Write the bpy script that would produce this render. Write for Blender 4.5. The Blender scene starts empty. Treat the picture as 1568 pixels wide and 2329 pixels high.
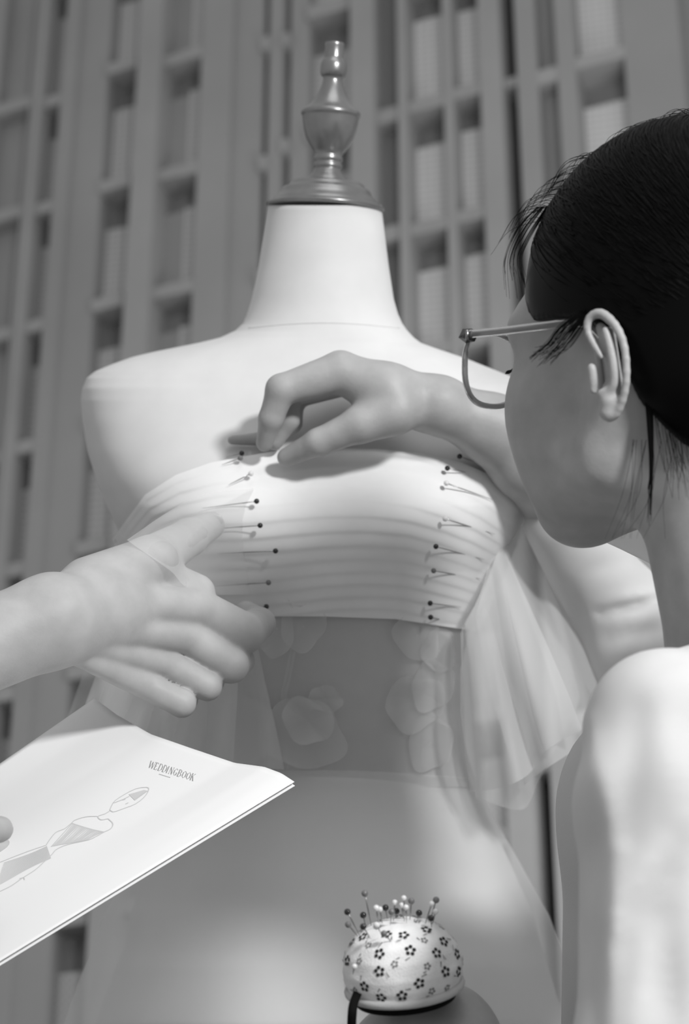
import bpy, math, random
import numpy as np
from mathutils import Vector, Matrix

# ------------------------------------------------------------------ camera, world, lights, exposure
FW, FH, FPX = 1568.0, 2329.0, 5000.0
TILT = math.radians(8.0)
CAM = np.array([0.0, 0.0, 1.22])
RIGHT = np.array([1.0, 0.0, 0.0])
FWD = np.array([0.0, math.cos(TILT), math.sin(TILT)])
UP = np.array([0.0, -math.sin(TILT), math.cos(TILT)])
scn = bpy.context.scene
COL = scn.collection


def W(p):
    """local stage coordinates (right, up, forward from the camera stand point, metres) -> world"""
    p = np.asarray(p, float)
    return CAM + p[..., 0:1] * RIGHT + p[..., 1:2] * UP + p[..., 2:3] * FWD


def pix(px, py, d):
    px, py, d = np.broadcast_arrays(np.asarray(px, float), np.asarray(py, float), np.asarray(d, float))
    return np.stack([(px - FW / 2) / FPX * d, (FH / 2 - py) / FPX * d, d], -1)


cd = bpy.data.cameras.new('camera')
cam = bpy.data.objects.new('camera', cd)
COL.objects.link(cam)
cam.location = CAM
cam.rotation_euler = (math.radians(90) + TILT, 0, 0)
cd.sensor_fit = 'VERTICAL'
cd.sensor_height = 36.0
cd.lens = FPX / FH * 36.0
cd.clip_start = 0.05
cd.dof.use_dof = True
cd.dof.focus_distance = 1.43
cd.dof.aperture_fstop = 7.8
scn.camera = cam

world = bpy.data.worlds.new('world')
scn.world = world
world.use_nodes = True
world.node_tree.nodes['Background'].inputs[0].default_value = (1, 1, 1, 1)
world.node_tree.nodes['Background'].inputs[1].default_value = 0.40


def area(name, loc, target, size, power):
    ld = bpy.data.lights.new(name, 'AREA')
    ld.shape = 'DISK'
    ld.size = size
    ld.energy = power
    o = bpy.data.objects.new(name, ld)
    COL.objects.link(o)
    a, b = Vector(W(loc)), Vector(W(target))
    o.location = a
    o.rotation_euler = (b - a).to_track_quat('-Z', 'Y').to_euler()
    return o


area('key_spot', (0.96, 1.13, 0.14), (0.0, -0.05, 1.64), 0.25, 36.0)
area('added_screen_fill', (0.95, -0.25, 2.6), (-0.1, -0.3, 4.2), 0.7, 11.0)  # added lamp, out of view, only to brighten the lattice screen
area('overhead_area', (0.3, 2.2, 1.2), (0.0, 0.0, 1.8), 1.4, 9.0)  # wide soft disk above the form, aimed down at it

vs = scn.view_settings
vs.view_transform = 'Standard'
vs.look = 'None'
vs.gamma = 1.0
vs.use_curve_mapping = False
vs.exposure = 0.0

random.seed(7)
RNG = np.random.default_rng(11)

# ------------------------------------------------------------------ materials
MATS = {}


def mat(name, v, rough=0.6, spec=0.3, noise=0.0, nscale=40.0, bump=0.0, bscale=300.0, alpha=1.0, transl=0.0, metal=0.0, sheen=0.0, sss=0.0):
    m = bpy.data.materials.new(name)
    m.use_nodes = True
    nt = m.node_tree
    b = nt.nodes['Principled BSDF']
    b.inputs['Roughness'].default_value = rough
    b.inputs['Specular IOR Level'].default_value = spec
    b.inputs['Metallic'].default_value = metal
    b.inputs['Base Color'].default_value = (v, v, v, 1)
    b.inputs['Sheen Weight'].default_value = sheen
    if sss:
        b.inputs['Subsurface Weight'].default_value = sss
        b.inputs['Subsurface Radius'].default_value = (1, 1, 1)
        b.inputs['Subsurface Scale'].default_value = 0.03 if sss > 0.3 else 0.004
    tc = nt.nodes.new('ShaderNodeTexCoord')
    if noise:
        n = nt.nodes.new('ShaderNodeTexNoise')
        n.inputs['Scale'].default_value = nscale
        n.inputs['Detail'].default_value = 5
        r = nt.nodes.new('ShaderNodeValToRGB')
        a0, a1 = max(v * (1 - noise), 0), min(v * (1 + noise), 1)
        r.color_ramp.elements[0].color = (a0, a0, a0, 1)
        r.color_ramp.elements[1].color = (a1, a1, a1, 1)
        r.color_ramp.elements[0].position = 0.3
        r.color_ramp.elements[1].position = 0.7
        nt.links.new(tc.outputs['Object'], n.inputs['Vector'])
        nt.links.new(n.outputs['Fac'], r.inputs[0])
        nt.links.new(r.outputs[0], b.inputs['Base Color'])
    if bump:
        n2 = nt.nodes.new('ShaderNodeTexNoise')
        n2.inputs['Scale'].default_value = bscale
        n2.inputs['Detail'].default_value = 4
        bp = nt.nodes.new('ShaderNodeBump')
        bp.inputs['Strength'].default_value = bump
        bp.inputs['Distance'].default_value = 0.001
        nt.links.new(tc.outputs['Object'], n2.inputs['Vector'])
        nt.links.new(n2.outputs['Fac'], bp.inputs['Height'])
        nt.links.new(bp.outputs[0], b.inputs['Normal'])
    out = nt.nodes['Material Output']
    last = b.outputs[0]
    if transl:
        t = nt.nodes.new('ShaderNodeBsdfTranslucent')
        t.inputs[0].default_value = (v, v, v, 1)
        mx = nt.nodes.new('ShaderNodeMixShader')
        mx.inputs[0].default_value = transl
        nt.links.new(last, mx.inputs[1])
        nt.links.new(t.outputs[0], mx.inputs[2])
        last = mx.outputs[0]
    if alpha < 1:
        t = nt.nodes.new('ShaderNodeBsdfTransparent')
        mx = nt.nodes.new('ShaderNodeMixShader')
        mx.inputs[0].default_value = alpha
        nt.links.new(t.outputs[0], mx.inputs[1])
        nt.links.new(last, mx.inputs[2])
        last = mx.outputs[0]
    nt.links.new(last, out.inputs[0])
    MATS[name] = m
    return m


mat('skin', 0.39, 0.48, 0.35, noise=0.10, nscale=55, bump=0.12, bscale=500, sss=0.15)
mat('skin_pale', 0.44, 0.5, 0.3, noise=0.08, nscale=55, bump=0.10, bscale=500, sss=0.15)
mat('nail', 0.50, 0.25, 0.5)
mat('lip', 0.2, 0.4, 0.4)
mat('eye_white', 0.7, 0.2, 0.5)
mat('eye_dark', 0.01, 0.1, 0.5)
mat('hair', 0.002, 0.40, 0.09)
mat('linen', 0.68, 0.85, 0.1, noise=0.04, nscale=25, bump=0.10, bscale=1200)
mat('bronze', 0.27, 0.30, 0.5, noise=0.12, nscale=60, metal=0.75)
mat('tulle', 0.88, 0.9, 0.05, alpha=0.40, transl=0.35)
mat('tulle_fine', 0.88, 0.9, 0.05, alpha=0.24, transl=0.3)
mat('tulle_dense', 0.86, 0.9, 0.05, alpha=0.62, transl=0.3, bump=0.1, bscale=900)
mat('wrap_silk', 0.82, 0.6, 0.25, noise=0.03, nscale=30, sheen=0.1)
mat('bodice_net', 0.56, 0.85, 0.1, noise=0.06, nscale=18, bump=0.1, bscale=900)
mat('skirt_cloth', 0.70, 0.85, 0.1, noise=0.04, nscale=14, bump=0.08, bscale=1000)
mat('petal', 0.86, 0.6, 0.3, alpha=0.42, transl=0.3)
mat('blouse', 0.58, 0.8, 0.1, noise=0.03, nscale=20, bump=0.15, bscale=1100, sss=0.6)
mat('paper', 0.86, 0.7, 0.2)
mat('pencil', 0.60, 0.8, 0.1)
mat('pencil_soft', 0.62, 0.8, 0.1)
mat('print_ink', 0.28, 0.7, 0.1)
mat('pin_dark', 0.02, 0.12, 0.6)
mat('pin_grey', 0.16, 0.12, 0.7)
mat('pin_white', 0.75, 0.12, 0.6)
mat('steel', 0.35, 0.3, 0.5, metal=1.0)
mat('hinge_dark', 0.03, 0.2, 0.5)
mat('strap', 0.004, 0.8, 0.1)
mat('cotton', 0.86, 0.9, 0.05, noise=0.05, nscale=120, bump=0.4, bscale=900)
mat('cotton_trim', 0.62, 0.9, 0.05, bump=0.6, bscale=1500)
mat('floral_ink', 0.035, 0.9, 0.05)
mat('floral_ink_soft', 0.22, 0.9, 0.05)
mat('screen_wood', 0.36, 0.7, 0.2, noise=0.10, nscale=3)
mat('screen_panel', 0.33, 0.75, 0.15, noise=0.10, nscale=2)
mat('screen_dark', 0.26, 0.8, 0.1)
mat('screen_slit', 0.008, 0.8, 0.1)
mat('floor_wood', 0.22, 0.6, 0.3, noise=0.2, nscale=3)
mat('trousers', 0.05, 0.8, 0.1)


def cane(name, v, contrast):
    """woven cane: a fine open weave, drawn by two crossed wave textures"""
    m = mat(name, v, 0.75, 0.15)
    nt = m.node_tree
    b = nt.nodes['Principled BSDF']
    tc = nt.nodes.new('ShaderNodeTexCoord')
    ws = []
    for ax in ('X', 'Z'):
        w = nt.nodes.new('ShaderNodeTexWave')
        w.wave_type = 'BANDS'
        w.bands_direction = ax
        w.inputs['Scale'].default_value = 22
        w.inputs['Distortion'].default_value = 0.6
        nt.links.new(tc.outputs['Object'], w.inputs['Vector'])
        ws.append(w)
    mu = nt.nodes.new('ShaderNodeMath')
    mu.operation = 'MULTIPLY'
    nt.links.new(ws[0].outputs['Fac'], mu.inputs[0])
    nt.links.new(ws[1].outputs['Fac'], mu.inputs[1])
    r = nt.nodes.new('ShaderNodeValToRGB')
    a0, a1 = v * (1 + contrast), v * (1 - contrast)
    r.color_ramp.elements[0].color = (a0, a0, a0, 1)
    r.color_ramp.elements[1].color = (a1, a1, a1, 1)
    nt.links.new(mu.outputs[0], r.inputs[0])
    nt.links.new(r.outputs[0], b.inputs['Base Color'])


cane('cane_bright', 0.58, 0.22)
cane('cane_mid', 0.42, 0.30)

m = mat('acetate', 0.30, 0.12, 0.6)
m.node_tree.nodes['Principled BSDF'].inputs['Transmission Weight'].default_value = 0.55
m.node_tree.nodes['Principled BSDF'].inputs['IOR'].default_value = 1.3
m = bpy.data.materials.new('lens_glass')
m.use_nodes = True
nt = m.node_tree
nt.nodes.remove(nt.nodes['Principled BSDF'])
g = nt.nodes.new('ShaderNodeBsdfGlossy')
g.inputs['Roughness'].default_value = 0.03
t = nt.nodes.new('ShaderNodeBsdfTransparent')
t.inputs[0].default_value = (0.93, 0.93, 0.93, 1)
mx = nt.nodes.new('ShaderNodeMixShader')
mx.inputs[0].default_value = 0.05
nt.links.new(t.outputs[0], mx.inputs[1])
nt.links.new(g.outputs[0], mx.inputs[2])
nt.links.new(mx.outputs[0], nt.nodes['Material Output'].inputs[0])
MATS['lens_glass'] = m


# ------------------------------------------------------------------ object helpers
def offset_of(o):
    v = np.zeros(3)
    while o is not None:
        v += np.array(o.location)
        o = o.parent
    return v


def thing(name, loc, label=None, cat=None, group=None, kind=None):
    """an Empty at the thing's base (loc in stage coordinates)"""
    o = bpy.data.objects.new(name, None)
    COL.objects.link(o)
    o.location = W(loc)
    o.empty_display_size = 0.02
    return tag(o, label, cat, group, kind)


def tag(o, label=None, cat=None, group=None, kind=None):
    for k, v in (('label', label), ('category', cat), ('group', group), ('kind', kind)):
        if v:
            o[k] = v
    return o


def rawmesh(name, wverts, faces, matname, smooth=True):
    me = bpy.data.meshes.new(name)
    wverts = np.asarray(wverts, np.float64)
    if isinstance(faces, np.ndarray) and faces.ndim == 2:
        n = faces.shape[1]
        me.vertices.add(len(wverts))
        me.vertices.foreach_set('co', wverts.astype(np.float32).ravel())
        me.loops.add(faces.size)
        me.loops.foreach_set('vertex_index', faces.astype(np.int32).ravel())
        me.polygons.add(len(faces))
        me.polygons.foreach_set('loop_start', np.arange(0, faces.size, n, dtype=np.int32))
        me.polygons.foreach_set('loop_total', np.full(len(faces), n, np.int32))
        me.update(calc_edges=True)
        me.validate()
    else:
        me.from_pydata([tuple(v) for v in wverts], [], [tuple(int(i) for i in f) for f in faces])
    me.polygons.foreach_set('use_smooth', np.full(len(me.polygons), smooth))
    me.materials.append(MATS[matname])
    return me


def mk(name, verts, faces, matname, parent=None, smooth=True, world_in=False):
    """mesh object; verts in stage coordinates"""
    wv = np.asarray(verts, float) if world_in else W(verts)
    if parent is None:
        org = np.array([wv[:, 0].mean(), wv[:, 1].mean(), wv[:, 2].min()])
    else:
        org = offset_of(parent)
    me = rawmesh(name, wv - org, faces, matname, smooth)
    o = bpy.data.objects.new(name, me)
    COL.objects.link(o)
    if parent is None:
        o.location = org
    else:
        o.parent = parent
    return o


def grid_faces(nu, nv, close_u=False):
    """points indexed [iv*nu+iu]"""
    iu = np.arange(nu if close_u else nu - 1)
    iv = np.arange(nv - 1)
    I, J = np.meshgrid(iu, iv)
    I2 = (I + 1) % nu
    f = np.stack([J * nu + I, J * nu + I2, (J + 1) * nu + I2, (J + 1) * nu + I], -1)
    return f.reshape(-1, 4)


class Acc:
    def __init__(self):
        self.v, self.f, self.n = [], [], 0

    def add(self, v, f):
        v = np.asarray(v, float).reshape(-1, 3)
        self.v.append(v)
        for q in f:
            self.f.append([int(i) + self.n for i in q])
        self.n += len(v)
        return self

    def V(self):
        return np.concatenate(self.v)


def tube(pts, r, n=8, cap=True):
    """tube along polyline pts (k,3), radius scalar or array; stage coordinates"""
    p = np.asarray(pts, float)
    k = len(p)
    r = np.broadcast_to(np.asarray(r, float), (k,))
    t = np.gradient(p, axis=0)
    t /= np.linalg.norm(t, axis=1, keepdims=True) + 1e-12
    ref = np.array([0.3, 0.2, 0.93])
    if abs(np.dot(ref / np.linalg.norm(ref), t.mean(0) / (np.linalg.norm(t.mean(0)) + 1e-9))) > 0.9:
        ref = np.array([0.0, 1.0, 0.1])
    a = np.cross(t, ref)
    a /= np.linalg.norm(a, axis=1, keepdims=True) + 1e-12
    b = np.cross(t, a)
    ang = np.arange(n) / n * 2 * math.pi
    v = p[:, None, :] + r[:, None, None] * (np.cos(ang)[None, :, None] * a[:, None, :] + np.sin(ang)[None, :, None] * b[:, None, :])
    v = v.reshape(-1, 3)
    f = [list(q) for q in grid_faces(n, k, True)]
    if cap:
        f.append(list(range(n))[::-1])
        f.append([(k - 1) * n + i for i in range(n)])
    return v, f


def spline(pts, n):
    """Catmull-Rom through pts"""
    p = np.asarray(pts, float)
    k = len(p)
    q = np.vstack([2 * p[0] - p[1], p, 2 * p[-1] - p[-2]])
    out = []
    for x in np.linspace(0, k - 1, n):
        i = min(int(x), k - 2)
        t = x - i
        a, b, c, d = q[i], q[i + 1], q[i + 2], q[i + 3]
        out.append(0.5 * ((2 * b) + (-a + c) * t + (2 * a - 5 * b + 4 * c - d) * t * t + (-a + 3 * b - 3 * c + d) * t ** 3))
    return np.array(out)


def sphere(c, r, nu=16, nv=10, scale=(1, 1, 1), rot=None):
    th = np.linspace(0, math.pi, nv)
    ph = np.arange(nu) / nu * 2 * math.pi
    T, P_ = np.meshgrid(th, ph, indexing='ij')
    v = np.stack([np.sin(T) * np.cos(P_), np.cos(T), np.sin(T) * np.sin(P_)], -1).reshape(-1, 3) * r * np.array(scale)
    if rot is not None:
        v = v @ np.asarray(rot).T
    return v + np.asarray(c), grid_faces(nu, nv, True)


# ------------------------------------------------------------------ implicit surfaces (continuous organic bodies)
def _smin(a, b, k):
    if k <= 0:
        return np.minimum(a, b)
    h = np.maximum(k - np.abs(a - b), 0) / k
    return np.minimum(a, b) - h * h * k * 0.25


def rc(a, b, ra, rb, k=0.01, mode='add'):
    """tapered capsule; a, b stage coordinates, radii in metres"""
    return dict(t='rc', a=np.asarray(a, float), b=np.asarray(b, float), ra=ra, rb=rb, k=k, mode=mode)


def prc(a, b, kpx=20, mode='add'):
    """tapered capsule from (px, py, depth, r_px) to the same"""
    pa, pb = pix(*a[:3]), pix(*b[:3])
    return rc(pa, pb, a[3] * a[2] / FPX, b[3] * b[2] / FPX, kpx * a[2] / FPX, mode)


def el(c, r, rot=None, k=0.01, mode='add'):
    """ellipsoid; rot columns are its axes"""
    return dict(t='el', c=np.asarray(c, float), r=np.asarray(r, float), R=np.eye(3) if rot is None else np.asarray(rot, float), k=k, mode=mode)


def grp(ops, k):
    return dict(t='grp', ops=ops, k=k, mode='add')


def fn(f):
    return dict(t='fn', f=f, k=0, mode='fn')


def _bb(o):
    if o['t'] == 'rc':
        r = max(o['ra'], o['rb'])
        return np.minimum(o['a'], o['b']) - r, np.maximum(o['a'], o['b']) + r
    if o['t'] == 'el':
        e = np.sqrt(((o['R'] * o['r']) ** 2).sum(1))
        return o['c'] - e, o['c'] + e
    if o['t'] == 'grp':
        bs = [_bb(q) for q in o['ops'] if q['mode'] == 'add']
        return np.min([b[0] for b in bs], 0), np.max([b[1] for b in bs], 0)


def _dist(o, P_):
    if o['t'] == 'rc':
        ab = o['b'] - o['a']
        L = float(ab @ ab) + 1e-12
        q = P_ - o['a'].astype(np.float32)
        t = np.clip((q @ ab.astype(np.float32)) / L, 0, 1)
        q = q - t[..., None] * ab.astype(np.float32)
        return np.sqrt((q * q).sum(-1)) - (o['ra'] + t * (o['rb'] - o['ra']))
    q = (P_ - o['c'].astype(np.float32)) @ o['R'].astype(np.float32)
    r = o['r'].astype(np.float32)
    k0 = np.sqrt(((q / r) ** 2).sum(-1)) + 1e-9
    k1 = np.sqrt(((q / (r * r)) ** 2).sum(-1)) + 1e-9
    return k0 * (k0 - 1) / k1


def _apply(D, lo, res, o):
    shp = D.shape
    if o['t'] == 'fn':
        ax = [np.arange(n, dtype=np.float32) * np.float32(res) + np.float32(l) for n, l in zip(shp, lo)]
        P_ = np.stack(np.meshgrid(*ax, indexing='ij'), -1)
        D[...] = o['f'](P_, D)
        return
    b0, b1 = _bb(o)
    m = o['k'] + 3 * res
    i0 = np.clip(np.floor((b0 - m - lo) / res).astype(int), 0, np.array(shp))
    i1 = np.clip(np.ceil((b1 + m - lo) / res).astype(int) + 1, 0, np.array(shp))
    if (i1 <= i0).any():
        return
    sl = tuple(slice(a, b) for a, b in zip(i0, i1))
    slo = lo + i0 * res
    sub = D[sl]
    if o['t'] == 'grp':
        d = np.full(sub.shape, 1.0, np.float32)
        for q in o['ops']:
            _apply(d, slo, res, q)
    else:
        ax = [np.arange(n, dtype=np.float32) * np.float32(res) + np.float32(l) for n, l in zip(sub.shape, slo)]
        d = _dist(o, np.stack(np.meshgrid(*ax, indexing='ij'), -1))
    if o['mode'] == 'sub':
        D[sl] = -_smin(-sub, d, o['k'])
    else:
        D[sl] = _smin(sub, d, o['k'])


def surface(ops, res, pad=0.01, smooth=2, bounds=None):
    """naive surface nets over the field of ops -> verts (stage coordinates), quads"""
    bs = [_bb(o) for o in ops if o['mode'] == 'add']
    lo = np.min([b[0] for b in bs], 0) - pad
    hi = np.max([b[1] for b in bs], 0) + pad
    if bounds is not None:
        lo, hi = np.maximum(lo, bounds[0]), np.minimum(hi, bounds[1])
    n = np.ceil((hi - lo) / res).astype(int) + 1
    D = np.full(n, 1.0, np.float32)
    for o in ops:
        _apply(D, lo, res, o)
    D[0], D[-1], D[:, 0], D[:, -1], D[:, :, 0], D[:, :, -1] = (np.maximum(D[0], 1e-4), np.maximum(D[-1], 1e-4), np.maximum(D[:, 0], 1e-4),
                                                            np.maximum(D[:, -1], 1e-4), np.maximum(D[:, :, 0], 1e-4), np.maximum(D[:, :, -1], 1e-4))
    S = D < 0
    c = [S[a:S.shape[0] - 1 + a, b:S.shape[1] - 1 + b, e:S.shape[2] - 1 + e] for a in (0, 1) for b in (0, 1) for e in (0, 1)]
    al, an = c[0].copy(), c[0].copy()
    for q in c[1:]:
        al &= q
        an |= q
    cells = np.argwhere(an & ~al)
    idx = np.full(al.shape, -1, np.int64)
    idx[tuple(cells.T)] = np.arange(len(cells))
    acc = np.zeros((len(cells), 3))
    cnt = np.zeros(len(cells))
    cor = [np.array((a, b, e)) for a in (0, 1) for b in (0, 1) for e in (0, 1)]
    val = [D[tuple((cells + q).T)] for q in cor]
    for i in range(8):
        for j in range(i + 1, 8):
            if np.abs(cor[i] - cor[j]).sum() != 1:
                continue
            m = (val[i] < 0) != (val[j] < 0)
            t = val[i][m] / (val[i][m] - val[j][m])
            acc[m] += cor[i] + t[:, None] * (cor[j] - cor[i])
            cnt[m] += 1
    V = (cells + acc / cnt[:, None]) * res + lo
    F = []
    for ax in range(3):
        o1, o2 = [(1, 2), (2, 0), (0, 1)][ax]
        s0 = [slice(1, -1)] * 3
        s1 = [slice(1, -1)] * 3
        s0[ax] = slice(0, -1)
        s1[ax] = slice(1, None)
        A, B = S[tuple(s0)], S[tuple(s1)]
        for flip in (False, True):
            e = np.argwhere((A & ~B) if not flip else (~A & B))
            base = e.copy()
            base[:, o1] += 1
            base[:, o2] += 1
            d1 = np.zeros(3, int); d1[o1] = -1
            d2 = np.zeros(3, int); d2[o2] = -1
            q = [idx[tuple((base + w).T)] for w in (d1 + d2, d2, 0 * d1, d1)]
            if flip:
                q = q[::-1]
            F.append(np.stack(q, -1))
    F = np.concatenate(F)
    F = F[(F >= 0).all(1)]
    for _ in range(smooth):
        s = np.zeros_like(V)
        k = np.zeros(len(V))
        for a, b in ((0, 1), (1, 2), (2, 3), (3, 0)):
            np.add.at(s, F[:, a], V[F[:, b]])
            np.add.at(s, F[:, b], V[F[:, a]])
            np.add.at(k, F[:, a], 1)
            np.add.at(k, F[:, b], 1)
        V = V * 0.5 + 0.5 * s / np.maximum(k, 1)[:, None]
    return V, F


def chain(j, k=6):
    """finger: list of (px,py,d,r)"""
    return grp([prc(j[i], j[i + 1], k) for i in range(len(j) - 1)], k * j[0][2] / FPX)


def joinvf(parts):
    n, V, F = 0, [], []
    for v, f in parts:
        V.append(v)
        F.append(np.asarray(f) + n)
        n += len(v)
    return np.concatenate(V), np.concatenate(F)


# ------------------------------------------------------------------ floor and the lattice screen at the back
fl = np.array([[-2.5, -1.0, 0], [2.5, -1.0, 0], [2.5, 5.0, 0], [-2.5, 5.0, 0], [-2.5, -1.0, -0.05], [2.5, -1.0, -0.05], [2.5, 5.0, -0.05], [-2.5, 5.0, -0.05]])
o = mk('floor', fl, [[0, 1, 2, 3], [7, 6, 5, 4], [0, 4, 5, 1], [1, 5, 6, 2], [2, 6, 7, 3], [3, 7, 4, 0]], 'floor_wood', smooth=False, world_in=True)
o['kind'] = 'structure'

# the screen's plane, in stage coordinates: vertical direction SV, horizontal SH, normal SN towards the room
th = math.atan(FPX / 9200.0)
SV = np.array([0, math.cos(th), math.sin(th)])
SH = np.array([1.0, 0.20, -0.20 / math.tan(th)])
SH /= np.linalg.norm(SH)
SN = np.cross(SV, SH)
SN /= np.linalg.norm(SN)
if SN[2] > 0:
    SN = -SN
SO = pix(784, 1164, 4.2)
SS = 4.2 / 2.75


def scr(px, py):
    """where the sight line through a point meets the screen plane -> (u, v) on the screen"""
    r = pix(px, py, 1.0)
    k = (SO @ SN) / (r @ SN)
    q = r * k - SO
    return q @ SH, q @ SV


def sbox(u0, u1, v0, v1, n0, n1):
    c = []
    for n in (n0, n1):
        for u, v in ((u0, v0), (u1, v0), (u1, v1), (u0, v1)):
            c.append(SO + SH * u + SV * v + SN * n)
    return np.array(c), [[3, 2, 1, 0], [4, 5, 6, 7], [0, 1, 5, 4], [1, 2, 6, 5], [2, 3, 7, 6], [3, 0, 4, 7]]


USC = scr(1284, 600)[0] - scr(284, 600)[0]


def su(px, py=600.0):
    return scr(px, py)[0]


screen = thing('lattice_screen', SO + SV * -1.35, 'tall grey lattice screen with woven panes standing behind the dress form', 'screen')
V0, V1 = -1.75, 1.9


def spart(name, u0, u1, v0, v1, n0, n1, m, bev=0.0):
    v, f = sbox(u0, u1, v0, v1, n0 * SS, n1 * SS)
    return mk(name, v, f, m, screen, smooth=False)


spart('back_board', su(-2600), su(4600), V0, V1, -0.06, -0.04, 'screen_panel')
# upright boards and posts: x range at y=600, thickness, material
UPR = [(-400, -40, 0.0, 'screen_panel'), (47, 56, 0.012, 'screen_wood'), (64, 78, 0.02, 'screen_wood'),
       (118, 152, 0.012, 'screen_panel'), (152, 222, 0.005, 'screen_panel'), (292, 303, 0.004, 'screen_panel'), (303, 358, 0.02, 'screen_wood'),
       (446, 520, 0.008, 'screen_panel'), (520, 590, 0.0, 'screen_panel'), (607, 640, 0.006, 'screen_panel'), (655, 700, 0.0, 'screen_panel'), (810, 868, 0.02, 'screen_wood'),
       (921, 942, 0.016, 'screen_wood'), (1028, 1050, 0.012, 'screen_wood'), (1116, 1168, 0.014, 'screen_wood'),
       (1202, 1252, 0.010, 'screen_panel'), (1300, 1345, 0.012, 'screen_panel'), (1462, 1600, 0.010, 'screen_panel')]
for a, b, n, m in UPR:
    spart('post', su(a), su(b), V0, V1, -0.04, n, m)
spart('dark_slot', su(1170), su(1201), V0, V1, -0.04, -0.035, 'screen_slit')
for yy in (185, 880, 1750):
    v = scr(1185, yy)[1]
    spart('tie_bar', su(1166), su(1204), v - 0.012, v + 0.012, -0.035, 0.004, 'screen_panel')
# columns: (x0, x1, y of the crossbars measured at the column, bar height, dark gap height, pane material)
COLS = [(-40, 47, [258, 500, 770, 1045, 1320, 1600, 1880, 2160], 'screen_panel', 0.010, 0.0),
        (78, 118, [-20, 245, 482, 745, 1015, 1290, 1570, 1850, 2130], 'cane_mid', 0.010, 0.030),
        (222, 292, [-70, 165, 428, 694, 960, 1240, 1520, 1800, 2080], 'cane_mid', 0.010, 0.036),
        (358, 402, [-100, 150, 405, 670, 935, 1215, 1495, 1775, 2055], 'screen_panel', 0.010, 0.030),
        (402, 446, [-110, 135, 395, 660, 925, 1205, 1485, 1765, 2045], 'cane_mid', 0.010, 0.026),
        (590, 607, [110, 380, 640, 900, 1180, 1460, 1740], 'screen_panel', 0.012, 0.02),
        (640, 655, [100, 340, 620, 890, 1170, 1450, 1730], 'cane_mid', 0.012, 0.03),
        (700, 810, [25, 300, 580, 860, 1140, 1420, 1700, 1980], 'cane_mid', 0.012, 0.036),
        (868, 921, [270, 540, 820, 1100, 1380, 1660, 1940, 2220], 'screen_dark', 0.012, 0.0),
        (942, 1028, [-45, 242, 522, 805, 1090, 1375, 1660, 1945, 2230], 'cane_bright', 0.010, 0.030),
        (1050, 1116, [-60, 212, 495, 780, 1065, 1350, 1635, 1920, 2205], 'cane_bright', 0.010, 0.026),
        (1252, 1300, [-120, 175, 470, 770, 1065, 1360, 1655, 1950, 2245], 'screen_panel', 0.012, 0.0),
        (1345, 1462, [-170, 132, 420, 720, 1015, 1310, 1605, 1900, 2195], 'cane_bright', 0.010, 0.034)]
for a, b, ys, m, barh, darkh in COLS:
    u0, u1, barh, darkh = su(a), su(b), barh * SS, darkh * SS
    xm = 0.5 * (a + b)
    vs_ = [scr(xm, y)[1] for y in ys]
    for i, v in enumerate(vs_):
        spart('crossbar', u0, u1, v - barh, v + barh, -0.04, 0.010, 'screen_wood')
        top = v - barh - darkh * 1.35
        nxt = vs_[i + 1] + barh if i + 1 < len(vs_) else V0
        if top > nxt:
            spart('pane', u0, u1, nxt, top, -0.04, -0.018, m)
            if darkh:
                spart('recess_shade', u0, u1, top, v - barh, -0.04, -0.036, 'screen_dark')  # thin plate whose dark colour stands in for shade inside the opening
    spart('pane', u0, u1, vs_[0] + barh, V1, -0.04, -0.018, m)

# ------------------------------------------------------------------ dress form
BC = 1.78   # depth of its axis
YL = np.array([470, 600, 680, 715, 735, 752, 768, 780, 790, 800, 812, 830, 845, 860, 885, 910, 960, 1030, 1100, 1165, 1225, 1320, 1420, 1520, 1620, 1700, 1765, 1850], float)
XL = np.array([609, 590, 573, 562, 553, 535, 500, 450, 400, 350, 300, 250, 215, 197, 187, 184, 188, 200, 222, 250, 278, 330, 378, 405, 412, 408, 398, 370], float)
YR = np.array([470, 600, 680, 715, 735, 752, 768, 780, 795, 815, 835, 855, 875, 900, 930, 980, 1040, 1100, 1150, 1200, 1300, 1420, 1520, 1620, 1700, 1765, 1850], float)
XR = np.array([868, 884, 896, 906, 915, 927, 942, 958, 1000, 1060, 1110, 1160, 1210, 1240, 1255, 1252, 1240, 1225, 1205, 1180, 1125, 1062, 1040, 1040, 1050, 1070, 1105], float)
YD = np.array([470, 600, 700, 760, 800, 850, 900, 970, 1030, 1090, 1160, 1240, 1330, 1420, 1520, 1620, 1765, 1850], float)
HF = np.array([.044, .047, .052, .060, .066, .076, .088, .103, .118, .134, .145, .148, .143, .131, .116, .103, .093, .094], float)
HB = np.array([.044, .047, .052, .060, .070, .080, .088, .095, .100, .103, .103, .100, .095, .090, .085, .080, .082, .095], float)


def ip(y, a, b):
    return np.interp(y, a, b)


def _fine(a, b):
    aa = np.linspace(a[0], a[-1], 400)
    k = np.exp(-0.5 * (np.arange(-12, 13) / 5.0) ** 2)
    v = np.interp(aa, a, b)
    return aa, np.convolve(np.pad(v, 12, mode='edge'), k / k.sum(), 'valid')


(_, HB), (YD, HF) = _fine(YD, HB), _fine(YD, HF)


def sec_n(y):
    return np.interp(y, [470, 700, 800, 880, 1150, 1300, 1500], [2.0, 2.0, 2.2, 3.0, 2.8, 2.3, 2.1])


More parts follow.
